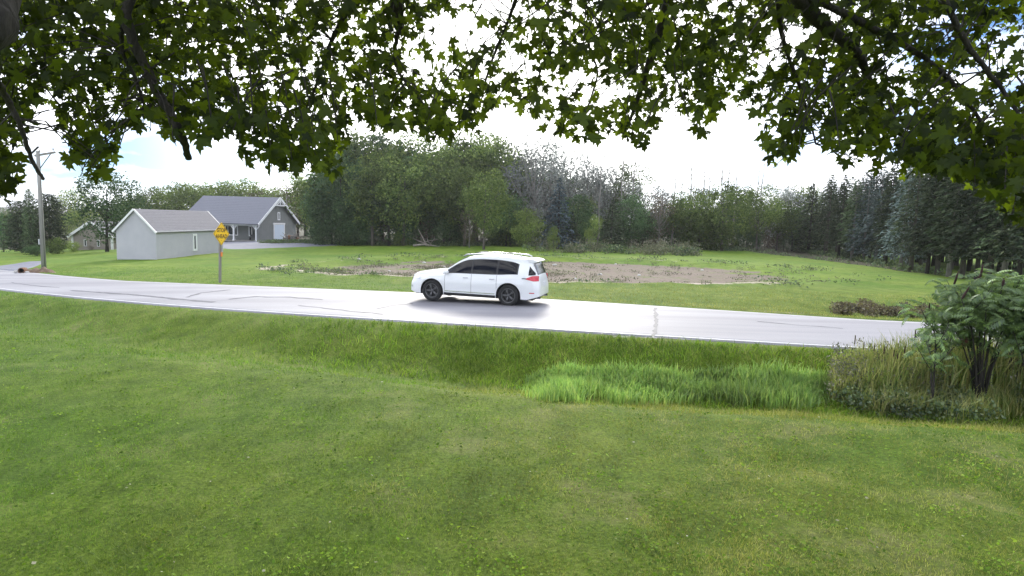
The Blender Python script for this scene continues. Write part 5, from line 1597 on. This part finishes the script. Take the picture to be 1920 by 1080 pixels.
def sumac(px, py, toppx, w_px, nst, nleaf, label, red=0, heads=0, zlow=.45, seed=1):
    r_ = random.Random(seed); mass = MB()
    x, y, z = G(px, py)
    H = float(at(px, toppx, y)[2] - z); Wd = w_px / 1144 * y / 2
    o = thing('sumac_shrub', (x, y, z), 0, label, 'shrub')
    tips = []
    for k in range(nst):
        a = r_.uniform(0, 2 * PI); q = r_.uniform(.25, 1) * Wd
        tx, ty = math.cos(a) * q, math.sin(a) * q * .8
        hh = H * r_.uniform(.66, .93) * (1 - .12 * (q / Wd))
        bx, by_ = tx * .08, ty * .08
        pts = [(bx, by_, -.08), (bx + tx * .15, by_ + ty * .15, hh * .35), (tx * .55, ty * .55, hh * .72), (tx, ty, hh)]
        MB().tube(pts, [.024, .019, .013, .007], 6).build('stem', M['bark_dark'], o, True)
        tips.append((pts, hh))
        for j in range(2):
            t = r_.uniform(.45, .8); b0 = Vector(pts[2]).lerp(Vector(pts[3]), t - .3) if t > .5 else Vector(pts[1]).lerp(Vector(pts[2]), t)
            a2 = r_.uniform(0, 2 * PI); e = b0 + Vector((math.cos(a2) * .35, math.sin(a2) * .35, .35 + r_.random() * .2))
            MB().tube([b0, b0.lerp(e, .5) + Vector((0, 0, -.03)), e], [.010, .008, .005], 5).build('branch', M['bark_dark'], o, True)
            tips.append(([b0, b0, b0, e], e.z))
        if k < heads:
            q_ = link('seed_head', head_me, o, (pts[3][0], pts[3][1], pts[3][2] - .01)); q_.rotation_euler = (r_.uniform(-.3, .3), r_.uniform(-.3, .3), 0); q_.scale = (.85, .85, r_.uniform(1.1, 1.8))
    for i in range(nleaf):
        pts, hh = tips[i % len(tips)]
        t = 1 - r_.random() ** 1.6 * .55
        P = Vector(pts[2]).lerp(Vector(pts[3]), max(0, (t - .45) / .55))
        P.z = max(P.z, zlow * H * r_.uniform(.8, 1.1))
        P += Vector((r_.gauss(0, .14), r_.gauss(0, .14), r_.gauss(0, .10)))
        from mathutils import Euler
        e_ = Euler((r_.uniform(-.7, .7), r_.uniform(-.75, .75), r_.uniform(0, 2 * PI)))
        s_ = r_.uniform(.6, 1.05)
        me_ = leaf_red if (i < red) else leafs[i % 3]
        if i < 120:
            lf = link('leaf', me_, o, P); lf.rotation_euler = e_; lf.scale = (s_, s_, s_)
        else:
            mm_ = Matrix.Translation(P) @ e_.to_matrix().to_4x4() @ Matrix.Scale(s_, 4)
            mass.add([mm_ @ v_.co for v_ in me_.vertices], [tuple(f_.vertices) for f_ in me_.polygons])
    if mass.v:
        mass.build('foliage', M['sumac_leaf'], o)['kind'] = 'stuff'
    return o
sumac(1835, 762, 488, 215, 16, 820, 'many stemmed sumac shrub with dark seed heads and bluish drooping leaves at the right edge', 5, 8, .42, 3)
sumac(1746, 780, 585, 70, 3, 50, 'slender leaning sumac stem just left of the large sumac', 0, 0, .5, 5)
sumac(1895, 745, 480, 165, 11, 480, 'green sumac shrub behind and right of the large sumac', 0, 4, .40, 8)
sumac(1760, 735, 560, 90, 5, 110, 'low leafy sumac behind the left side of the large sumac', 0, 2, .35, 11)
sumac(1925, 790, 560, 120, 7, 170, 'dark sumac cut by the right edge of the photo', 0, 2, .35, 13)

# ------------------------------------------------------------------ the maple over the camera
half = [(0.0, 0.0), (0.17, -0.10), (0.40, -0.10), (0.33, 0.04), (0.36, 0.12), (0.58, 0.20), (0.66, 0.42), (0.50, 0.37), (0.40, 0.44), (0.22, 0.40), (0.28, 0.62), (0.24, 0.70), (0.13, 0.72), (0.0, 1.0)]
simple = [(0.0, 0.0), (0.38, -0.08), (0.34, 0.12), (0.64, 0.38), (0.24, 0.42), (0.26, 0.68), (0.0, 1.0)]
def leaf_shape(hf, droop, fold):
    out = [(x, y) for x, y in hf] + [(-x, y) for x, y in hf[-2:0:-1]]
    P = [(0, .34)] + out
    V = np.array([(x, y - 0.0, -droop * (x * x * 1.1 + (y - .3) ** 2) + fold * abs(x)) for x, y in P])
    n = len(out)
    F = np.array([(0, 1 + i, 1 + (i + 1) % n) for i in range(n)])
    return V, F
SH = [leaf_shape(half, d, f_) for d, f_ in ((.45, .12), (.85, .05), (.25, .42))]
SS = leaf_shape(simple, .3, .1)

# lower edge of the foliage in the photo and the gaps of sky in it, used as density of a real leaf volume
edge_x = [-400, 0, 22, 40, 60, 105, 125, 170, 215, 228, 290, 330, 352, 380, 440, 452, 500, 560, 640, 660, 700, 760, 840, 895, 935, 1000, 1040, 1062, 1075, 1110, 1140, 1215, 1250, 1300, 1322, 1345, 1415, 1440, 1485, 1530, 1575, 1640, 1655, 1700, 1740, 1770, 1850, 1880, 1920, 2400]  # picture columns of the lowest leaves
edge_y = [440, 400, 385, 290, 225, 222, 325, 352, 325, 268, 252, 292, 255, 285, 262, 318, 338, 335, 345, 215, 268, 262, 285, 262, 215, 245, 272, 262, 294, 280, 268, 295, 215, 272, 280, 215, 225, 322, 330, 245, 325, 352, 300, 358, 335, 345, 378, 424, 440, 450]
holes = [(858, 62, 78, 48, .93), (800, 128, 58, 34, .8), (940, 118, 80, 40, .6), (960, 20, 70, 30, .85), (700, 60, 20, 20, .4), (455, 150, 38, 26, .8), (585, 135, 36, 28, .7), (395, 330, 70, 42, .95),
         (1100, 165, 60, 42, .7), (1155, 185, 62, 26, .75), (1480, 72, 52, 38, .9), (1690, 125, 42, 34, .85), (1705, 50, 36, 28, .7), (1812, 155, 48, 30, .92), (1880, 90, 44, 60, .65),
         (1530, 215, 30, 28, .6), (1405, 150, 24, 22, .6), (1180, 235, 30, 14, .55), (230, 215, 60, 40, .45), (170, 185, 30, 22, .6), (85, 210, 32, 26, .85), (330, 195, 30, 22, .5),
         (620, 95, 22, 16, .5), (660, 180, 60, 12, .35), (1000, 200, 40, 20, .4), (1330, 60, 40, 22, .3), (1900, 200, 26, 60, .4), (520, 200, 30, 26, .5), (1250, 90, 16, 24, .3)]
def density(px, py):
    e = np.interp(px, edge_x, edge_y)
    d = np.clip((e - py) / 22, 0, 1)
    d = d * np.where(py < 0, .8, 1)
    nz = wob(px / 62.0 + 3, py / 50.0, 1.0) + .6 * wob(px / 21.0, py / 19.0 + 7, 1.0)
    d = d * np.clip(.86 + .42 * nz, .12, 1) ** np.where(px < 560, .45, 1.0)
    for hx, hy, rx_, ry_, s_ in holes:
        d = d * (1 - s_ * np.clip(1.5 - 1.25 * np.sqrt(((px - hx) / rx_) ** 2 + ((py - hy) / ry_) ** 2), 0, 1))
    return d

maple = thing('maple_tree', (-2.9, -1.6, float(T(-2.9, -1.6))), 0, 'large maple whose leafy branches hang across the top of the photo', 'tree')
org = np.array(maple.location)
def loc(P): return tuple(np.asarray(P, float) - org)
MB().tube([loc((-2.9, -1.6, -.5)), loc((-2.9, -1.6, .2)), loc((-2.85, -1.5, 2.2)), loc((-2.7, -1.2, 4.4)), loc((-2.2, -.8, 7.0)), loc((-1.8, 0, 10))], [.55, .42, .36, .31, .2, .08], 16).build('trunk', M['bark'], maple, True)
def smooth_path(P, n=16):
    P = [np.array(p, float) for p in P]
    t = np.linspace(0, len(P) - 1, n); out = []
    for q in t:
        i = min(int(q), len(P) - 2); f_ = q - i
        p0_, p1_, p2_, p3_ = P[max(i - 1, 0)], P[i], P[i + 1], P[min(i + 2, len(P) - 1)]
        out.append(.5 * ((2 * p1_) + (-p0_ + p2_) * f_ + (2 * p0_ - 5 * p1_ + 4 * p2_ - p3_) * f_**2 + (-p0_ + 3 * p1_ - 3 * p2_ + p3_) * f_**3))
    return out
limbs = []
def limb(P, r0_, r1_, name='limb', n=18):
    n = 40; pts = smooth_path(P, n)
    rr = [(r0_ + (r1_ - r0_) * (k / (n - 1)) ** .8) * (1 + (.13 if r0_ < .1 else .05) * math.sin(k * 2.3 + r0_ * 90) * math.sin(k * .9) + random.uniform(-.07, .07)) for k in range(n)]
    pts = [p + np.array([random.gauss(0, .12), random.gauss(0, .12), random.gauss(0, .12)]) * rr[k] * 1.2 for k, p in enumerate(pts)] if r0_ < .1 else pts
    MB().tube([loc(p) for p in pts], rr, 10 if r0_ > .04 else 6).build(name, M['bark_dark'], maple, True)
    limbs.append(pts if r0_ not in (.042, .020) else pts[:20])
crotch = (-2.72, -1.2, 4.3)
# big limb crossing the top left corner
limb([crotch, (-2.9, .6, 4.15), at(-170, 40, 2.35), at(30, -60, 2.9), at(300, -120, 4.2), at(520, -300, 6)], .19, .05)
limb([at(300, -120, 4.2), at(238, 20, 4.0), at(285, 150, 4.1), at(335, 240, 4.1), at(354, 296, 4.3)], .042, .021)
limb([at(238, 20, 4.0), at(228, 90, 4.1), at(255, 150, 4.2), at(275, 210, 4.3)], .018, .008, 'branch')
limb([at(-40, 90, 2.6), at(10, 180, 3.0), at(38, 235, 3.1), at(60, 300, 3.2), at(82, 336, 3.25)], .020, .008, 'branch')
limb([(-2.3, -.8, 6.5), (-1.5, 1.5, 6.2), at(690, -260, 3.6), at(735, -60, 4.4), at(748, 52, 4.8)], .12, .04)
limb([at(748, 52, 4.8), at(742, 120, 5.0), at(790, 190, 5.1), at(850, 235, 5.2)], .02, .006, 'branch')
limb([at(735, -60, 4.4), at(640, 40, 4.8), at(600, 140, 5.1), at(575, 200, 5.3), at(520, 300, 5.5)], .028, .006, 'branch')
limb([(-2.2, -.8, 7.0), (0, 1.6, 7.0), at(1300, -280, 4.2), at(1255, -10, 5.0), at(1205, 155, 5.3), at(1180, 230, 5.4)], .10, .010)
limb([at(1255, -10, 5.0), at(1110, 60, 5.2), at(1120, 140, 5.4), at(1090, 230, 5.5)], .018, .006, 'branch')
limb([(-2.2, -.8, 7.0), (.8, .8, 7.2), at(1420, -350, 3.6), at(1490, -20, 4.2), at(1610, 105, 4.8), at(1640, 200, 5.0)], .13, .016)
limb([at(1490, -20, 4.2), at(1640, 55, 4.4), at(1760, 130, 4.6), at(1850, 240, 4.6), at(1925, 330, 4.5)], .032, .009, 'branch')
limb([at(1455, -60, 4.4), at(1465, 60, 4.8), at(1505, 180, 5.0), at(1530, 270, 5.1)], .028, .007, 'branch')
limb([at(1700, -160, 3.8), at(1800, 60, 4.0), at(1880, 170, 4.1), at(1940, 260, 4.1)], .026, .009, 'branch')
limb([at(1000, -120, 4.6), at(960, 20, 5.0), at(920, 120, 5.3), at(900, 200, 5.4)], .02, .006, 'branch')
limb([at(1420, -350, 3.6), at(1700, -300, 3.4), at(2100, -200, 3.6), at(2300, 0, 4)], .07, .02)
allp = np.array([p for L_ in limbs for p in L_])

# clusters of leaves: in-frame volume and the canopy above and around
NC = 5400
cl = []
while len(cl) < NC:
    px, py = rng.uniform(-250, 2200), rng.uniform(-260, 480)
    if rng.random() > density(px, py) ** 1.5 * .95: continue
    d = 3.9 + 3.4 * rng.random()
    if py > 230: d = 3.4 + 2.0 * rng.random()
    cl.append(at(px, py, d))
cl = np.array(cl)
per = 5
idx = np.repeat(np.arange(NC), per)
C = cl[idx] + rng.normal(size=(len(idx), 3)) * np.array([.15, .17, .12])
px, py, dep = proj(C)
ok = (rng.random(len(C)) < density(px, py + 16) * 1.5) & (dep > 2.2)
C = C[ok]; in_n = len(C)
# upper canopy outside the frame (shades the lawn as the real one does)
UP = []
while len(UP) < 4200:
    p = np.array([rng.uniform(-8, 8), rng.uniform(-6, 5.8), rng.uniform(4.4, 11.5)])
    if ((p[0]) / 8.5) ** 2 + ((p[1] - 1) / 8) ** 2 + ((p[2] - 6) / 6) ** 2 > 1: continue
    qx, qy, qd = proj(p)
    if qd > 0 and qy > -30 and -100 < qx < 2020: continue
    if p[0] > 3.5 and p[1] > 3: continue
    UP.append(p)
UP = np.array(UP)
def leaf_frames(n, fbias):
    t = rng.normal(size=(n, 3)) * .62 + np.array([0, -.05, -.75])
    t /= np.linalg.norm(t, axis=1, keepdims=True)
    q = rng.normal(size=(n, 3)) + np.array([0, -fbias, .9])
    m = q - t * (q * t).sum(1, keepdims=True); m /= np.linalg.norm(m, axis=1, keepdims=True)
    return t, np.cross(t, m), m
def make_leaves(Cc, shape, size):
    n = len(Cc); t, w, m = leaf_frames(n, 1.0)
    Vs, Fs = shape
    k = len(Vs)
    V = Cc[:, None] + size[:, None, None] * (Vs[None, :, 0:1] * w[:, None] + (Vs[None, :, 1:2]) * t[:, None] + Vs[None, :, 2:3] * m[:, None])
    F = (np.arange(n)[:, None, None] * k + Fs[None]).reshape(-1, 3)
    return V.reshape(-1, 3), F, (t, w, m)
size = rng.uniform(.048, .098, in_n)
px, py, dep = proj(C)
vis = (px > 5) & (px < 1915) & (py > 5) & (py < 500)
score = np.where(vis, size / np.maximum(dep, .1), 0)
order = np.argsort(-score)
sel, rest = order[:290], order[290:]
# the nearest, largest leaves: each an object
t, w, m = leaf_frames(len(sel), 1.2)
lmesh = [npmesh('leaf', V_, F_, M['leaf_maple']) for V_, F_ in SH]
for i, k in enumerate(sel):
    o = bpy.data.objects.new('leaf', lmesh[i % 3]); col.objects.link(o); o.parent = maple
    s_ = size[k]; p = C[k] - org
    o.matrix_local = Matrix(((w[i][0] * s_, t[i][0] * s_, m[i][0] * s_, p[0]), (w[i][1] * s_, t[i][1] * s_, m[i][1] * s_, p[1]), (w[i][2] * s_, t[i][2] * s_, m[i][2] * s_, p[2]), (0, 0, 0, 1)))
Vall, Fall, off = [], [], 0
for j in range(3):
    kk = rest[j::3]
    V_, F_, _ = make_leaves(C[kk] - org, SH[j], size[kk])
    Vall.append(V_); Fall.append(F_ + off); off += len(V_)
V_, F_, _ = make_leaves(UP - org, SS, rng.uniform(.13, .2, len(UP))); Vall.append(V_); Fall.append(F_ + off)
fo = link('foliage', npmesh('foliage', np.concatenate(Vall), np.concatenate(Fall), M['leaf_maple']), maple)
fo['kind'] = 'stuff'
# twigs carry the clusters
tw = MB()
for i in range(0, NC, 3):
    c = cl[i]; dd = np.linalg.norm(allp - c, axis=1); k = np.argmin(dd + .3 * rng.random(len(dd)))
    b = allp[k]
    if dd[k] > .7: b = c + np.array([rng.normal() * .16, rng.normal() * .16, .34])
    mid_ = (b + c) / 2 + np.array([0, 0, .12 * np.linalg.norm(b - c)])
    tw.tube([loc(b), loc(mid_), loc(c)], [.006, .004, .0025], 4, False)
tw.build('twigs', M['bark_dark'], maple)['kind'] = 'stuff'

# ------------------------------------------------------------------ thin bright air
hm, hn, hl = newmat('haze')
ho = hn.new('ShaderNodeOutputMaterial'); hv = hn.new('ShaderNodeVolumePrincipled')
hv.inputs['Color'].default_value = (.92, .94, 1, 1); hv.inputs['Density'].default_value = HAZE; hv.inputs['Anisotropy'].default_value = .5
hl.new(hv.outputs[0], ho.inputs['Volume'])
hz = MB().box((0, 1220, 16), (5300, 2760, 48)).build('haze', hm)
tag(hz, kind='stuff')
